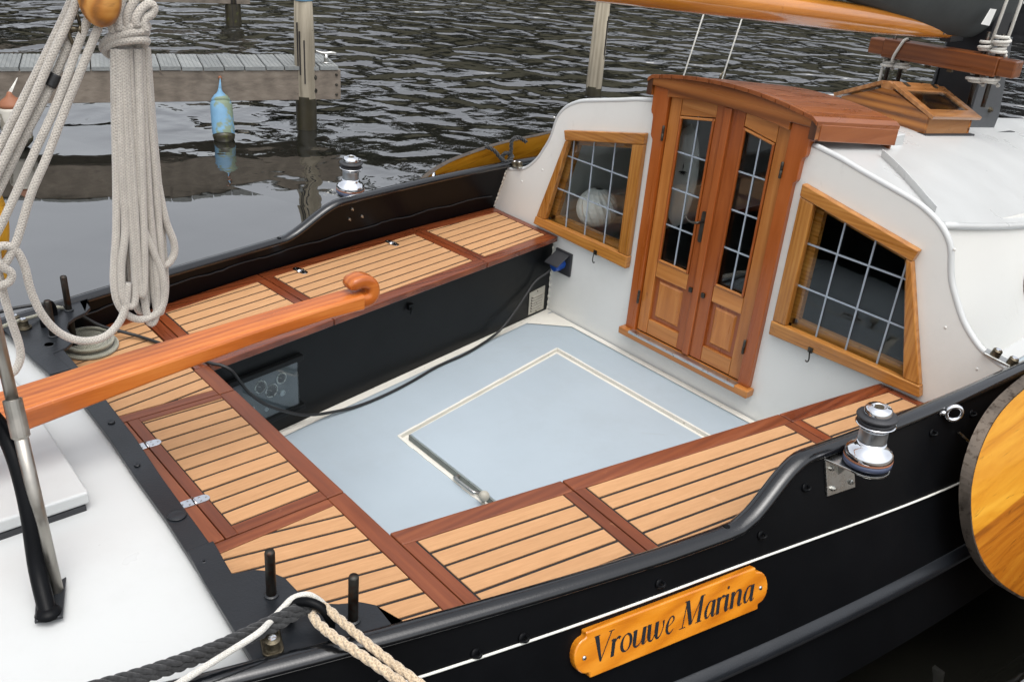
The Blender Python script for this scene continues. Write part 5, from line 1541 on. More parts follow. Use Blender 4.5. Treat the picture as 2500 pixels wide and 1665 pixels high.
# thin rigging lines beyond the hood
for a_, b_, lab in (((1.3211, 1.3, 0.6141), (1.4298, 1.3, 1.0012), 'thin white rigging line nearer the doors, behind the hood'), ((1.7096, 1.3, 0.5925), (1.8107, 1.3, 0.9713), 'thin white rigging line with a shackle at its foot')):
    a_, b_ = V(a_), V(b_)
    rt = empty('rigging_line', a_)
    tag(rt, lab, 'rigging line', 'thin lines behind the companionway hood')
    MB().tube([a_ - (b_ - a_) * 1.1, b_ + (b_ - a_) * 1.2], 0.0045, 8).build('line', 'rope_white', rt, smooth=True)
    if 'shackle' in lab:
        mb = MB()
        for k in range(2):
            mb.tube([a_ + Vector((0.012 * k, 0, 0.01 * k)) + Vector((math.cos(q), 0.3, math.sin(q))) * 0.02 for q in [2 * math.pi * j / 14 for j in range(14)]], 0.005, 8, closed=True)
        mb.build('shackle', 'bronze', rt, smooth=True)

# ================================================================== mainsheet tackle (in the boat's centre plane)
ms = tag(empty('mainsheet', (-2.6162, 0.0, 0.8549)), 'thick grey braided mainsheet falls running down to the left', 'rope')
RR = 0.0094
FALLS = [
 [(-2.4461, 0.02, 1.3037), (-2.4571, 0.02, 1.2728), (-2.5184, 0.02, 1.1741), (-2.5844, 0.02, 1.0732), (-2.6845, 0.02, 0.9163)],
 [(-2.4405, -0.004, 1.3025), (-2.4592, -0.004, 1.2636), (-2.5116, -0.004, 1.1779), (-2.5706, -0.004, 1.0771), (-2.6748, -0.004, 0.9124)],
 [(-2.4629, 0.01, 1.2104), (-2.4911, 0.01, 1.1613), (-2.5338, 0.01, 1.0889), (-2.5904, 0.01, 1.0039), (-2.6686, 0.01, 0.8793)],
 [(-2.4263, -0.01, 1.2568), (-2.4513, -0.01, 1.2105), (-2.5175, -0.01, 1.0783), (-2.5738, -0.01, 0.9839), (-2.6306, -0.01, 0.8888), (-2.6703, -0.01, 0.8236), (-2.6975, -0.01, 0.7849)],
 [(-2.3956, -0.02, 1.2659), (-2.4248, -0.02, 1.2136), (-2.504, -0.02, 1.0685), (-2.5585, -0.02, 0.9633), (-2.6024, -0.02, 0.8865), (-2.6377, -0.02, 0.8064), (-2.6553, -0.02, 0.7704), (-2.6799, -0.02, 0.7336), (-2.6991, -0.02, 0.7196), (-2.7056, -0.02, 0.7409), (-2.6925, -0.02, 0.7698), (-2.6734, -0.02, 0.7739), (-2.6538, -0.02, 0.7582), (-2.6428, -0.02, 0.7178), (-2.6385, -0.02, 0.6541), (-2.6238, -0.02, 0.5902), (-2.5932, -0.02, 0.5342), (-2.5465, -0.02, 0.4991), (-2.4939, -0.02, 0.4951), (-2.4544, -0.02, 0.5225), (-2.4324, -0.02, 0.5626), (-2.419, -0.02, 0.6268)],
 [(-2.6919, -0.015, 0.7758), (-2.6968, -0.015, 0.7153), (-2.6963, -0.015, 0.687), (-2.6945, -0.015, 0.6455), (-2.6891, -0.015, 0.5812), (-2.6833, -0.015, 0.528), (-2.6854, -0.015, 0.4912), (-2.7009, -0.015, 0.4614), (-2.7181, -0.015, 0.4543), (-2.7401, -0.015, 0.461)],
 [(-2.7004, -0.035, 0.7451), (-2.6882, -0.035, 0.7277), (-2.6778, -0.035, 0.7185), (-2.6755, -0.035, 0.706), (-2.6854, -0.035, 0.692), (-2.7082, -0.035, 0.687)],
]
for k, f_ in enumerate(FALLS):
    MB().tube(resample(smooth_path(f_, 8), 0.006), RR, 14).build('rope_fall', 'rope', ms, smooth=True)
wp = [Vector(p) for p in [(-2.5077, 0.004, 1.1353), (-2.524, 0.004, 1.1099)]]
MB().tube([lerp(wp[0], wp[1], k / 8) for k in range(9)], 0.0125, 16).build('whipping', 'cable', ms, smooth=True)
hk = tag(empty('rope_hank', (-2.3728, 0.0, 0.898)), 'hanging hank of thick grey braided rope, tied round with turns at its top', 'rope hank')
HANK = [
 [(-2.3668, 0.02, 1.1797), (-2.3848, 0.02, 1.0129), (-2.4044, 0.02, 0.8149), (-2.4236, 0.02, 0.6685), (-2.4214, 0.02, 0.5842), (-2.4068, 0.02, 0.5497), (-2.3877, 0.02, 0.5706), (-2.3739, 0.02, 0.6583), (-2.3615, 0.02, 0.808), (-2.3508, 0.02, 1.0095), (-2.3411, 0.02, 1.1784)],
 [(-2.3562, 0.012, 1.185), (-2.3715, 0.012, 1.0134), (-2.3876, 0.012, 0.8146), (-2.3966, 0.012, 0.6658), (-2.3963, 0.012, 0.5584), (-2.3843, 0.012, 0.5241), (-2.3676, 0.012, 0.5516), (-2.3604, 0.012, 0.6583), (-2.3524, 0.012, 0.8089), (-2.3402, 0.012, 1.0103), (-2.3304, 0.012, 1.1838)],
 [(-2.3208, 0.0, 1.1854), (-2.331, 0.0, 1.0121), (-2.339, 0.0, 0.8832), (-2.3453, 0.0, 0.7474), (-2.3508, 0.0, 0.6155), (-2.3477, 0.0, 0.5222), (-2.3352, 0.0, 0.5286), (-2.3271, 0.0, 0.5988), (-2.321, 0.0, 0.743), (-2.3161, 0.0, 0.9108), (-2.3144, 0.0, 1.0589), (-2.3086, 0.0, 1.1848)],
 [(-2.3503, -0.012, 1.1861), (-2.3576, -0.012, 1.0557), (-2.361, -0.012, 0.9397), (-2.3643, -0.012, 0.8388), (-2.3615, -0.012, 0.7541), (-2.347, -0.012, 0.6972), (-2.3307, -0.012, 0.6325), (-2.3276, -0.012, 0.5781), (-2.3379, -0.012, 0.5387), (-2.3614, -0.012, 0.5187), (-2.3996, -0.012, 0.5167), (-2.4318, -0.012, 0.5422), (-2.4477, -0.012, 0.5801), (-2.4496, -0.012, 0.6307), (-2.4423, -0.012, 0.6837), (-2.4276, -0.012, 0.766), (-2.412, -0.012, 0.8966), (-2.3977, -0.012, 1.0404), (-2.3821, -0.012, 1.1858)],
 [(-2.3041, 0.008, 1.1805), (-2.3076, 0.008, 1.0567), (-2.3111, 0.008, 0.9284), (-2.3065, 0.008, 0.8346), (-2.2985, 0.008, 0.7583), (-2.284, 0.008, 0.7004), (-2.2861, 0.008, 0.6671), (-2.3021, 0.008, 0.6454), (-2.3197, 0.008, 0.64)],
 [(-2.3353, -0.006, 1.1844), (-2.3446, -0.006, 1.0149), (-2.3518, -0.006, 0.8866), (-2.3569, -0.006, 0.794), (-2.3739, -0.006, 0.7113), (-2.3805, -0.006, 0.613), (-2.375, -0.006, 0.508), (-2.3611, -0.006, 0.4985), (-2.3474, -0.006, 0.548), (-2.3422, -0.006, 0.6609), (-2.341, -0.006, 0.7914), (-2.3359, -0.006, 0.9149), (-2.33, -0.006, 1.052), (-2.3223, -0.006, 1.1837)],
]
HANK += [
 [(-2.3559, 0.03, 1.1793), (-2.3702, 0.03, 1.0092), (-2.3891, 0.03, 0.8303), (-2.4022, 0.03, 0.6827), (-2.4002, 0.03, 0.5926), (-2.3868, 0.03, 0.601), (-2.3738, 0.03, 0.6992), (-2.3602, 0.03, 0.8572), (-2.349, 0.03, 1.0266), (-2.343, 0.03, 1.1786)],
 [(-2.3616, -0.018, 1.1859), (-2.3711, -0.018, 1.0393), (-2.377, -0.018, 0.9034), (-2.3828, -0.018, 0.7811), (-2.3898, -0.018, 0.664), (-2.3902, -0.018, 0.5858), (-2.3797, -0.018, 0.606), (-2.3681, -0.018, 0.7142), (-2.3585, -0.018, 0.8397), (-2.3484, -0.018, 0.9693), (-2.3324, -0.018, 1.1844)],
 [(-2.3749, -0.02, 1.1868), (-2.3906, -0.02, 1.0226), (-2.4019, -0.02, 0.8773), (-2.4091, -0.02, 0.7653), (-2.4296, -0.02, 0.6731), (-2.4348, -0.02, 0.5948), (-2.4223, -0.02, 0.5624), (-2.4061, -0.02, 0.579), (-2.3972, -0.02, 0.6772), (-2.3928, -0.02, 0.8043), (-2.3846, -0.02, 0.9447), (-2.3677, -0.02, 1.1865)],
 [(-2.3046, 0.022, 1.1781), (-2.3115, 0.022, 1.0052), (-2.3174, 0.022, 0.8533), (-2.3257, 0.022, 0.6926), (-2.3267, 0.022, 0.5789), (-2.3223, 0.022, 0.5356), (-2.3118, 0.022, 0.5755), (-2.3071, 0.022, 0.689), (-2.3033, 0.022, 0.8512), (-2.3017, 0.022, 1.0042), (-2.2971, 0.022, 1.1778)],
]
for f_ in HANK:
    MB().tube(resample(smooth_path(f_, 8), 0.006), RR, 14).build('rope_loop', 'rope', hk, smooth=True)
wr, wf_ = Vector((0.7562, -0.6502, 0.0735)), Vector((0.6071, 0.6551, -0.4497))
for (cx, cy, tw, up_, ph) in ((Vector((-2.3551, -0.005, 1.2012)), 0, 0.049, 0.020, 0), (Vector((-2.3529, -0.005, 1.1886)), 0, 0.046, 0.014, 1), (Vector((-2.3464, -0.005, 1.2134)), 0, 0.044, 0.022, 2)):
    MB().tube([cx + wr * math.cos(a) * tw + wf_ * math.sin(a) * 0.034 + Vector((0, 0, 1)) * (up_ * math.cos(a) + 0.003 * math.sin(2 * a)) for a in [2 * math.pi * k / 40 for k in range(40)]], RR, 14, closed=True).build('wrap_turn', 'rope', hk, smooth=True)
for f_ in ([(-2.3833, -0.02, 1.2224), (-2.3844, -0.02, 1.2571), (-2.3705, -0.02, 1.2994), (-2.3567, -0.02, 1.3414)], [(-2.3719, -0.03, 1.2279), (-2.3714, -0.03, 1.2625), (-2.3568, -0.03, 1.2963), (-2.3365, -0.03, 1.3341)], [(-2.3555, -0.035, 1.2307), (-2.3543, -0.035, 1.2567), (-2.3407, -0.035, 1.2822), (-2.317, -0.035, 1.3092)],
           [(-2.3387, -0.045, 1.2369), (-2.3386, -0.045, 1.2543), (-2.3237, -0.045, 1.2746), (-2.3044, -0.045, 1.2846), (-2.2953, -0.045, 1.2757), (-2.3031, -0.045, 1.262), (-2.3167, -0.045, 1.2554), (-2.3216, -0.045, 1.2433), (-2.3196, -0.045, 1.2275)]):
    MB().tube(resample(smooth_path(f_, 8), 0.006), RR, 14).build('rope_loop', 'rope', hk, smooth=True)

def ovoid(c, ax, rx, rz, th, name, mat, parent):
    """flattened oval shell of a pulley block; ax is the sheave axis"""
    ax = V(ax).normalized(); up = (Vector((0, 0, 1)) - ax * ax.z).normalized(); rt_ = up.cross(ax)
    mb = MB(); rows = []
    for i in range(9):
        t = -1 + 2 * i / 8
        k = (1 - abs(t) ** 3.2 * 0.55) if abs(t) < 1 else 0.45
        rows.append([c + ax * th * t + (rt_ * math.cos(a) * rx + up * math.sin(a) * rz) * k for a in [2 * math.pi * j / 32 for j in range(32)]])
    mb.grid(rows, closed=True); mb.face(range(31, -1, -1)); mb.face(range(len(mb.v) - 32, len(mb.v)))
    return mb.build(name, mat, parent, smooth=True)
bk_ = tag(empty('pulley_block', (-2.4106, -0.03, 1.2846)), 'worn wooden pulley block above the rope hank', 'pulley block')
ovoid(Vector((-2.408, -0.035, 1.2986)), (-0.45, -0.85, 0.15), 0.044, 0.062, 0.030, 'shell', 'block_wood', bk_)
mb = MB()
sp_ = Vector((-2.4557, -0.005, 1.2297))
mb.tube(smooth_path([sp_ + Vector((0.006, 0, 0.03)), sp_ + Vector((0.010, 0, 0.0)), sp_ + Vector((0.004, 0, -0.026)), sp_ + Vector((-0.010, 0, -0.030)), sp_ + Vector((-0.016, 0, -0.004)), sp_ + Vector((-0.006, 0, 0.03))], 5), 0.004, 8)
mb.lathe([(0.012, -0.012), (0.006, -0.006), (0.006, 0.006), (0.012, 0.012)], sp_, (0.8, -0.6, 0), 14)
mb.build('shackle', 'bronze', bk_, smooth=True)
lb_ = tag(empty('pulley_block', (-2.6687, 0.03, 0.7959)), 'yellow lower pulley block at the left edge behind the rope knot', 'pulley block')
ovoid(Vector((-2.6752, 0.035, 0.8102)), (-0.5, -0.8, 0.2), 0.028, 0.085, 0.02, 'shell', 'yellow', lb_)
MB().tube(smooth_path([Vector((-2.6863, 0.03, 0.7091)), Vector((-2.6791, 0.03, 0.6891)), Vector((-2.6835, 0.03, 0.6569))], 4), 0.0085, 10).build('becket', 'yellow', lb_, smooth=True)

# ================================================================== shore-power cable, coil, mooring lines
cab_pts = [(-0.075, 0.848, -0.150), (-0.095, 0.858, -0.172)] + [(-0.1529, 0.8745, -0.2136), (-0.2722, 0.8445, -0.2981), (-0.384, 0.8109, -0.3576)] + [(-0.4657, 0.8031, -0.4), (-0.6738, 0.7477, -0.411), (-0.8683, 0.7179, -0.412), (-1.0582, 0.6668, -0.412), (-1.2208, 0.6343, -0.412), (-1.3591, 0.6213, -0.41), (-1.4952, 0.6204, -0.395), (-1.6032, 0.6055, -0.36), (-1.6968, 0.5801, -0.3), (-1.795, 0.5483, -0.22), (-1.8645, 0.5246, -0.14), (-1.9071, 0.506, -0.07), (-1.9404, 0.4986, -0.01), (-1.9672, 0.5221, 0.01), (-1.9934, 0.5561, 0.012), (-2.0343, 0.6739, 0.01), (-2.0756, 0.7904, 0.01), (-2.1219, 0.88, 0.014), (-2.17, 0.9197, 0.03), (-2.2272, 0.9351, 0.06), (-2.2736, 0.9495, 0.1), (-2.3156, 0.9435, 0.14), (-2.3555, 0.9411, 0.168), (-2.3862, 0.9706, 0.17), (-2.4271, 0.985, 0.168), (-2.4843, 0.9942, 0.166), (-2.5745, 0.9868, 0.164)]
cbl = tag(MB().tube(smooth_path(cab_pts, 6), 0.0062, 10).build('power_cable', 'cable', None, smooth=True), 'black power cable from the blue plug across the cockpit floor and aft bench', 'cable')
cx_ = Vector((-2.282, 0.915, 0.0))
sp_pts = []
for k in range(0, 24 * 6 + 1):
    a = 2 * math.pi * k / 24
    rr = 0.012 + 0.0128 * k / 24
    sp_pts.append(cx_ + Vector((math.cos(a) * rr, math.sin(a) * rr * 1.15, 0.0065)))
for k in range(0, 24 * 5 + 1):
    a = 2 * math.pi * k / 24
    rr = 0.089 - 0.0128 * k / 24 - 0.006
    sp_pts.append(cx_ + Vector((math.cos(a) * rr, math.sin(a) * rr * 1.15, 0.0175)))
cmb = MB().tube(sp_pts, 0.0063, 8)
for rr, zz in ((0.093, 0.0062), (0.081, 0.0285)):
    cmb.tube([cx_ + Vector((math.cos(2 * math.pi * k / 48) * rr, math.sin(2 * math.pi * k / 48) * rr * 1.15, zz)) for k in range(48)], 0.0063, 8, closed=True)
cmb.tube(smooth_path([cx_ + Vector((-0.06, 0.03, 0.03)), (-2.345, 0.955, 0.06), (-2.33, 0.95, 0.13), (-2.36, 0.925, 0.168), (-2.43, 0.90, 0.166), (-2.53, 0.84, 0.185), (-2.66, 0.80, 0.175)], 5), 0.0063, 8)
tag(cmb.build('rope_coil', 'rope_coil', None, smooth=True), 'flat green-stained rope coil lying on the port corner of the bench', 'rope coil')
bl = [(-2.4017, -0.8674, 0.205), (-2.4172, -0.8554, 0.2), (-2.5067, -0.8569, 0.2), (-2.598, -0.8656, 0.21), (-2.6909, -0.8756, 0.23), (-2.7681, -0.8823, 0.25), (-2.8602, -0.8908, 0.28)]
bl2 = [(-2.4024, -0.8716, 0.195), (-2.417, -0.8594, 0.187), (-2.4933, -0.8648, 0.185), (-2.5835, -0.8687, 0.195), (-2.6766, -0.8751, 0.21), (-2.7562, -0.8858, 0.235), (-2.8514, -0.9019, 0.27)]
mr = tag(empty('mooring_rope', bl[0]), 'black twisted mooring rope running from the hoop to the lower left', 'rope')
laid_rope(smooth_path(bl, 8), 0.0105, 0.075, deep=0.07).build('rope_part', 'rope_black', mr, smooth=True)
laid_rope(smooth_path(bl2, 8), 0.0105, 0.075, deep=0.07).build('rope_part', 'rope_black', mr, smooth=True)
br_ = tag(empty('mooring_rope', bl[0]), 'beige twisted mooring rope doubled over the starboard rail', 'rope')
laid_rope(smooth_path([(-2.3927, -0.8781, 0.19), (-2.3808, -0.885, 0.2), (-2.3732, -0.9378, 0.2), (-2.3628, -1.0301, 0.2), (-2.3468, -1.0943, 0.19), (-2.3216, -1.1572, 0.17), (-2.2838, -1.1905, 0.12)], 8), 0.0098).build('rope_part', 'rope_beige', br_, smooth=True)
laid_rope(smooth_path([(-2.4006, -0.8748, 0.185), (-2.4096, -0.9041, 0.19), (-2.4034, -0.9718, 0.195), (-2.3824, -1.0607, 0.195), (-2.3628, -1.1181, 0.185), (-2.3395, -1.1553, 0.16), (-2.3037, -1.1771, 0.11)], 8), 0.0104).build('rope_part', 'rope_beige', br_, smooth=True)
tag(MB().tube(resample(smooth_path([(-2.3692, -0.8646, 0.185), (-2.3801, -0.8584, 0.2), (-2.3984, -0.8484, 0.215), (-2.4252, -0.8358, 0.21), (-2.4513, -0.8394, 0.2), (-2.4868, -0.8573, 0.2), (-2.5305, -0.8878, 0.215), (-2.6003, -0.9087, 0.225), (-2.6739, -0.929, 0.235), (-2.7439, -0.9532, 0.25)], 8), 0.006), 0.0068, 10).build('thin_line', 'rope_white', None, smooth=True), 'thin light grey braided line lying over the mooring hoop', 'rope')

tk = [(-0.1197, 1.36, 0.3585), (-0.0711, 1.35, 0.3338), (-0.0374, 1.34, 0.2976), (-0.0098, 1.33, 0.2705), (0.0295, 1.33, 0.2742), (0.0564, 1.35, 0.2921), (0.0237, 1.36, 0.3068), (0.0058, 1.37, 0.2844), (0.0348, 1.36, 0.248), (0.046, 1.35, 0.311), (0.0462, 1.35, 0.3677), (0.0701, 1.35, 0.3846), (0.1142, 1.36, 0.3751), (0.1666, 1.37, 0.347)]
tag(laid_rope(smooth_path(tk, 6), 0.0105, 0.07, deep=0.07).build('tie_rope', 'rope_black', None, smooth=True), 'short black rope knotted round the far rail beside the port leeboard', 'rope')

# things seen behind the cabin panes
pl_c = Vector((0.19, 0.825, 0.138))
ln = MB(); rows = []
for i in range(13):
    th_ = math.pi * (0.06 + 0.88 * i / 12)
    ring = []
    for k in range(36):
        a = 2 * math.pi * k / 36 + i * 0.10
        rr = 0.103 * math.sin(th_) * (1 + (0.035 if k % 2 else -0.035))
        ring.append(pl_c + Vector((math.cos(a) * rr, math.sin(a) * rr, 0.103 * math.cos(th_))))
    rows.append(ring)
ln.grid(rows, closed=True)
lan = tag(ln.build('paper_lantern', 'paper'), 'round white pleated paper lantern behind the port window', 'lantern')
bo = MB(); rows = []
bc = Vector((0.24, 0.362, 0.42))
for i in range(15):
    t = -1 + 2 * i / 14
    wy, wx = 0.085 * math.sqrt(max(0.0, 1 - t * t)) ** 1.2, 0.03 * math.sqrt(max(0.0, 1 - t * t))
    rows.append([bc + Vector((math.sin(a) * wx, math.cos(a) * wy, t * 0.25)) for a in [2 * math.pi * k / 20 for k in range(20)]])
bo.grid(rows, closed=True)
ob_ = tag(bo.build('hanging_oval_board', 'paper', None, smooth=True), 'white oval board with a dark leaf mark hanging behind the left door pane', 'board')
lf = MB()
for k in range(7):
    a = R(200 + 24 * k) if k < 6 else R(90)
    p = bc + Vector((-0.034, -0.02, 0.04))
    q = p + Vector((0, math.cos(a), math.sin(a) + 0.25)) * 0.032
    n_ = Vector((0, -(q - p).z, (q - p).y)).normalized() * 0.003
    lf.prism([p, lerp(p, q, 0.5) + n_, q, lerp(p, q, 0.5) - n_], (-0.0006, 0, 0))
lf.build('leaf_mark', 'ink', ob_)

# ================================================================== jetty, piles, fenders
JE = Vector((1.631, 5.7124, -0.18)); JW = Vector((-1.1298, 6.6088, -0.18))
jd = (JW - JE); jd.z = 0; jd.normalize(); jb = Vector((jd.y, -jd.x, 0))
if jb.y < 0: jb = -jb
JT = -0.145
jet = tag(empty('jetty', JE), 'weathered timber jetty with grey grooved decking across the water', 'jetty')
JWID = 0.62
def jp(a, b, z): return Vector((JE.x, JE.y, 0)) + jd * a + jb * b + Vector((0, 0, z))
def seam_a(px): return px
SEAMS = (0.0, 0.185, 0.329, 0.518, 0.689, 0.883, 1.067, 1.252, 1.441, 1.623, 2.195, 2.755, 3.288, 3.794)
for a0, a1 in zip(SEAMS, SEAMS[1:]):
    sl_ = MB()
    n_ = max(3, int((a1 - a0) / 0.035)); w_ = (a1 - a0 - 0.010) / n_
    prof = [(a0 + 0.005, JT - 0.034)]
    for k in range(n_):
        u = a0 + 0.005 + k * w_
        prof += [(u + w_ * 0.02, JT - 0.0005), (u + w_ * 0.75, JT), (u + w_ * 0.80, JT - 0.004), (u + w_ * 0.97, JT - 0.004)]
    prof += [(a1 - 0.005, JT - 0.0005), (a1 - 0.005, JT - 0.034)]
    dz = random.uniform(-0.003, 0.003)
    sl_.prism([jp(a, -0.012 + random.uniform(0, 0.0), z + dz) for a, z in prof], jb * JWID)
    sl_.build('deck_slab', 'deck_grey', jet)
LJ = SEAMS[-1] + 0.5
MB().prism([jp(-0.02, 0, -0.182), jp(LJ, 0, -0.182), jp(LJ, 0, -0.462), jp(-0.02, 0, -0.462)], jb * 0.075).build('front_beam', 'grey_wood', jet, bevel=0.006)
MB().prism([jp(0.0, JWID - 0.08, -0.182), jp(LJ, JWID - 0.08, -0.182), jp(LJ, JWID - 0.08, -0.44), jp(0.0, JWID - 0.08, -0.44)], jb * 0.075).build('back_beam', 'grey_wood', jet, bevel=0.006)
MB().prism([jp(-0.022, 0.08, -0.19), jp(-0.022, JWID - 0.1, -0.19), jp(-0.022, JWID - 0.1, -0.44), jp(-0.022, 0.08, -0.44)], jd * 0.06).build('end_beam', 'grey_wood', jet, bevel=0.005)
for a_, z_ in ((0.235, -0.250), (0.235, -0.375), (0.022, -0.225), (0.022, -0.320), (0.022, -0.415), (3.35, -0.25), (3.37, -0.36)):
    MB().lathe([(0.026 if a_ > 0.1 else 0.014, 0), (0.024 if a_ > 0.1 else 0.013, 0.004), (0.012, 0.005), (0.011, 0.013), (0, 0.014)], jp(a_, -0.001, z_), -jb, 14).build('bolt', 'iron', jet)
# cleat on the jetty end
cl = MB(); c0 = jp(0.085, 0.16, JT)
cl.obox(c0 + Vector((0, 0, 0.006)), jd * 0.05, jb * 0.03, Vector((0, 0, 0.006)))
cl.tube([c0, c0 + Vector((0, 0, 0.085))], 0.022, 12)
cl.tube(smooth_path([c0 + jd * 0.10 + Vector((0, 0, 0.115)), c0 + jd * 0.05 + Vector((0, 0, 0.098)), c0 + Vector((0, 0, 0.090)), c0 - jd * 0.05 + Vector((0, 0, 0.098)), c0 - jd * 0.10 + Vector((0, 0, 0.092))], 4), lambda t: 0.020 - 0.018 * abs(t - 0.5), 10)
cl.build('cleat', 'steel', jet, smooth=True)
MB().lathe([(0.010, 0), (0.018, 0.004), (0.010, 0.012), (0.0, 0.012)], jp(1.11, -0.002, -0.245), -jb, 12).build('ring_bolt', 'fender_brown', jet, smooth=True)

def pile(c, r, top, label, cap=True, wet=0.27):
    c = V(c)
    root = tag(empty('mooring_pile', (c.x, c.y, WATER)), label, 'pile', 'mooring piles')
    mb = MB(); rows = []
    zs_ = [WATER + wet + 0.03, WATER + wet + 0.2, 0.1, top - 0.3, top]
    ph = random.uniform(0, 6)
    for z in zs_:
        rr = r * (1.0 - 0.14 * sstep((z - (top - 0.5)) / 0.5))
        rows.append([(c.x + rr * (1 + 0.03 * math.sin(3 * a + ph)) * math.cos(a), c.y + rr * (1 + 0.03 * math.sin(3 * a + ph)) * math.sin(a), z) for a in [2 * math.pi * k / 24 for k in range(24)]])
    mb.grid(rows, closed=True); mb.face(range(len(mb.v) - 24, len(mb.v)))
    mb.build('trunk', 'pile_wood', root, smooth=True)
    ft_ = MB()
    ft_.grid([[(c.x + r * 1.015 * k_ * math.cos(a), c.y + r * 1.015 * k_ * math.sin(a), z) for a in [2 * math.pi * k / 24 for k in range(24)]] for z, k_ in ((WATER - 1.2, 1.0), (WATER + 0.5 * wet, 1.0), (WATER + wet, 1.0), (WATER + wet + 0.05, 0.99))], closed=True)
    ft_.build('wet_foot', 'algae', root, smooth=True)
    if cap:
        MB().lathe([(r * 0.9, -0.01), (r * 0.9, 0.012), (r * 0.5, 0.05), (0.0, 0.065)], (c.x, c.y, top), (0, 0, 1), 24).build('cap', 'fender_blue', root, smooth=True)
    for k in range(3):
        a = random.uniform(3.4, 5.6)
        q = Vector((c.x + r * 0.985 * math.cos(a), c.y + r * 0.985 * math.sin(a), lerp(-0.1, top - 0.4, k / 2)))
        mbk = MB().obox(q, Vector((math.cos(a), math.sin(a), 0)) * 0.004, Vector((-math.sin(a), math.cos(a), 0)) * 0.006, Vector((0, 0, 0.2)))
        mbk.build('crack', 'caulk', root)
    return root
p1 = Vector((1.3306, 5.7908, -0.75)); p1 = p1 + jb * 0.075
pile((p1.x, p1.y), 0.098, 0.455, 'grey timber pile rising through the near jetty end')
pile((5.3994, 5.8753), 0.098, 0.4, 'grey timber pile standing alone in the water behind the cabin roof', True, 0.06)
far = Vector((3.4484, 11.8378, -0.75))
# second jetty further off
j2 = tag(empty('far_jetty', far), 'distant timber jetty cut off by the top of the picture', 'jetty')
fz = -0.424
MB().prism([Vector((far.x, far.y, fz)) - jd * 0.25 - jb * 0.1, Vector((far.x, far.y, fz)) + jd * 6 - jb * 0.1, Vector((far.x, far.y, fz + 0.28)) + jd * 6 - jb * 0.1, Vector((far.x, far.y, fz + 0.28)) - jd * 0.25 - jb * 0.1], jb * 0.08).build('front_beam', 'grey_wood', j2)
MB().prism([Vector((far.x, far.y, fz + 0.28)) - jd * 0.25 - jb * 0.12, Vector((far.x, far.y, fz + 0.28)) + jd * 6 - jb * 0.12, Vector((far.x, far.y, fz + 0.315)) + jd * 6 - jb * 0.12, Vector((far.x, far.y, fz + 0.315)) - jd * 0.25 - jb * 0.12], jb * 0.7).build('decking', 'deck_grey', j2)
pile((far.x, far.y), 0.118, fz + 0.27, 'short dark-footed pile under the distant jetty', False)

def fender(c, r, h, mats, label, lean, hang):
    c = V(c); ax = V(lean).normalized()
    root = tag(empty('fender', c), label, 'fender', 'fenders hanging from the jetty')
    MB().lathe([(0.0, 0.0), (r * 0.55, 0.012), (r * 0.88, 0.05), (r, 0.11), (r, h * 0.55), (r * 0.985, h * 0.76), (r * 0.93, h * 0.82)], c, ax, 28).build('body', mats[0], root, smooth=True)
    MB().lathe([(r * 0.93, h * 0.82), (r * 0.82, h * 0.89), (r * 0.62, h * 0.955), (r * 0.36, h), (r * 0.22, h + 0.02), (r * 0.16, h + 0.04), (0.0, h + 0.05)], c, ax, 28).build('neck', mats[1], root, smooth=True)
    MB().lathe([(0.0, -0.001), (r * 0.6, 0.010), (r * 0.93, 0.05), (r * 1.01, 0.085)], c, ax, 28).build('foot', 'algae', root, smooth=True)
    tp = c + ax * (h + 0.06)
    mb = MB()
    for o_ in (-0.012, 0.0, 0.012):
        mb.tube([tp + jd * o_ - ax * 0.03, hang], 0.004, 6)
    mb.build('lanyard', mats[2], root)
fb = Vector((0.4411, 5.7516, -0.75))
fender(fb + Vector((0, 0, -0.03)), 0.100, 0.47, ('fender_blue', 'fender_blue', 'fender_blue'), 'faded blue cylindrical fender hanging from the jetty beam', (0.20, 0.50, 1.0), jp(1.11, -0.02, -0.245))
fw_ = Vector((-1.1509, 6.27, -0.75))
fender(Vector((fw_.x, fw_.y, WATER + 0.0)) , 0.115, 0.42, ('fender_white', 'fender_brown', 'rope_white'), 'dirty white fender with a brown neck at the left, behind the ropes', (-0.03, 0.02, 1.0), jp(2.779, -0.02, -0.235))

# ================================================================== distant boat, quay, far bank
fbp = Vector((18.792, 6.3504, -0.75)); fr_ = Vector((0.7562, -0.6502, 0.0735)); fr_.z = 0; fr_.normalize(); fn_ = Vector((-fr_.y, fr_.x, 0))
fbt = tag(empty('distant_boat', fbp), 'black boat with a white stripe moored beyond the bow', 'boat')
L0, L1 = -0.25, 7.0
def fpnt(u, v, z): return fbp + fr_ * u + fn_ * v + Vector((0, 0, z))
sec_ = MB(); rows = []
for u in [L0, L0 + 0.2, 0.6, 2, 4, 6, 7]:
    k_ = 0.35 if u == L0 else (0.8 if u < 0.1 else 1.0)
    rows.append([fpnt(u, 1.3 - 1.3 * k_, -0.4), fpnt(u, 1.3 - 1.4 * k_, 0.55), fpnt(u, 1.3 - 1.4 * k_, 0.84), fpnt(u, 1.3 + 1.4 * k_, 0.84), fpnt(u, 1.3 + 1.3 * k_, -0.4)])
sec_.grid(rows); sec_.face((0, 1, 2, 3, 4)); sec_.build('hull', 'far_hull', fbt)
MB().tube([fpnt(L0 - 0.02, -0.12, 0.80), fpnt(7, -0.12, 0.80)], 0.022, 8).build('stripe', 'paper', fbt)
MB().prism([fpnt(0.25, 0.35, 0.841), fpnt(5, 0.35, 0.841), fpnt(4.8, 0.55, 1.75), fpnt(0.8, 0.55, 1.75)], fn_ * 1.8).build('cabin', 'far_hull', fbt)
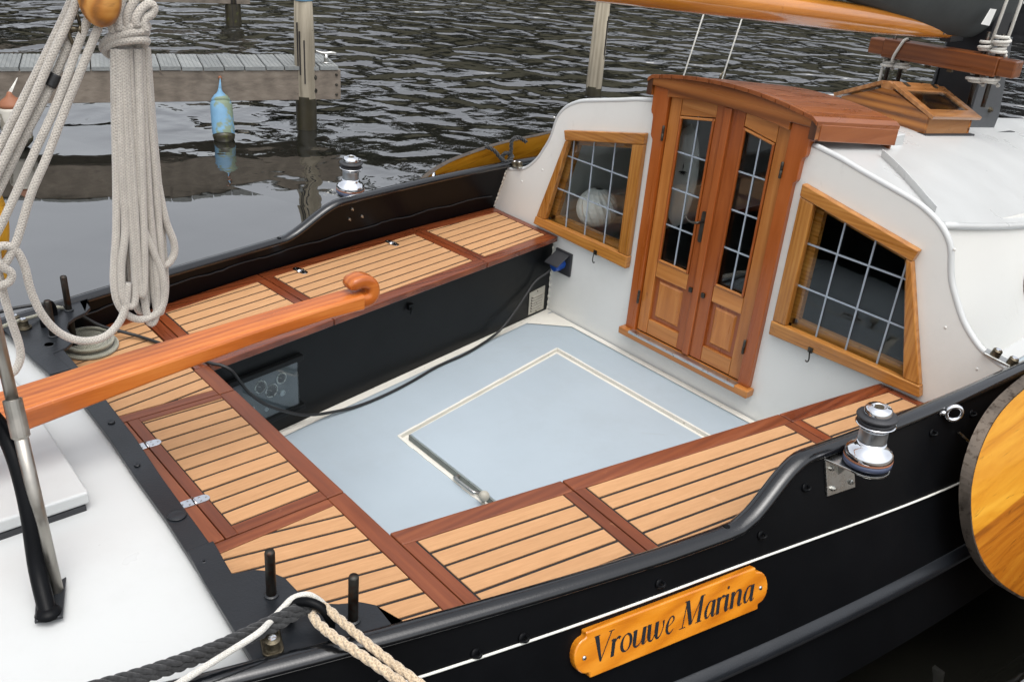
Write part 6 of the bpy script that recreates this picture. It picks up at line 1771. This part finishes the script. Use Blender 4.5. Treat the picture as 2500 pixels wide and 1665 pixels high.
MB().prism([fpnt(0.55, 0.36, 0.95), fpnt(1.55, 0.36, 0.95), fpnt(1.5, 0.42, 1.35), fpnt(0.95, 0.42, 1.35)], fn_ * -0.01).build('window', 'lead', fbt)

qy = MB().box((-14, -14, -2.0), (16, -1.94, -0.03)).build('quay', 'grey_wood')
tag(qy, kind='structure')
bank = MB(); rows = []
for k in range(25):
    a = R(-10 + 170 * k / 24)
    rows.append([(48 * math.cos(a), 48 * math.sin(a), WATER - 0.5), (48.2 * math.cos(a), 48.2 * math.sin(a), WATER + 0.7), (140 * math.cos(a), 140 * math.sin(a), WATER + 1.4)])
bank.grid(rows)
tag(bank.build('far_bank', 'bank'), kind='structure')
fo = MB()
for k in range(12000):
    a = R(random.uniform(-8, 158)); rad = random.uniform(49.5, 60)
    hmax = lerp(17.0, 9.5, sstep((math.degrees(a) - 52) / 22)) + 3.0 * math.sin(a * 9) + 1.8 * math.sin(a * 23 + 1)
    z = WATER + 0.6 + hmax * random.random() ** 0.8
    c = Vector((rad * math.cos(a), rad * math.sin(a), z))
    u = Vector((random.gauss(0, 1), random.gauss(0, 1), random.gauss(0, 1))).normalized() * random.uniform(0.4, 0.9)
    v = u.cross(Vector((random.gauss(0, 1), random.gauss(0, 1), random.gauss(0, 1)))).normalized() * random.uniform(0.3, 0.6)
    o = len(fo.v); fo.v += [c - u, c - v, c + u, c + v]; fo.face((o, o + 1, o + 2, o + 3))
rows = []
for k in range(160):
    a = R(-10 + 170 * k / 159)
    hh = lerp(15.0, 8.0, sstep((math.degrees(a) - 52) / 22)) + 3.0 * math.sin(a * 9) + 1.8 * math.sin(a * 23 + 1) + random.uniform(-1.2, 1.2)
    rows.append([(61 * math.cos(a), 61 * math.sin(a), WATER), (60 * math.cos(a), 60 * math.sin(a), WATER + hh * 0.5), (62 * math.cos(a), 62 * math.sin(a), WATER + hh)])
fo.grid(rows)
tag(fo.build('far_trees', 'foliage'), 'dark wood along the far bank, mirrored in the ripples', 'trees', kind='stuff')
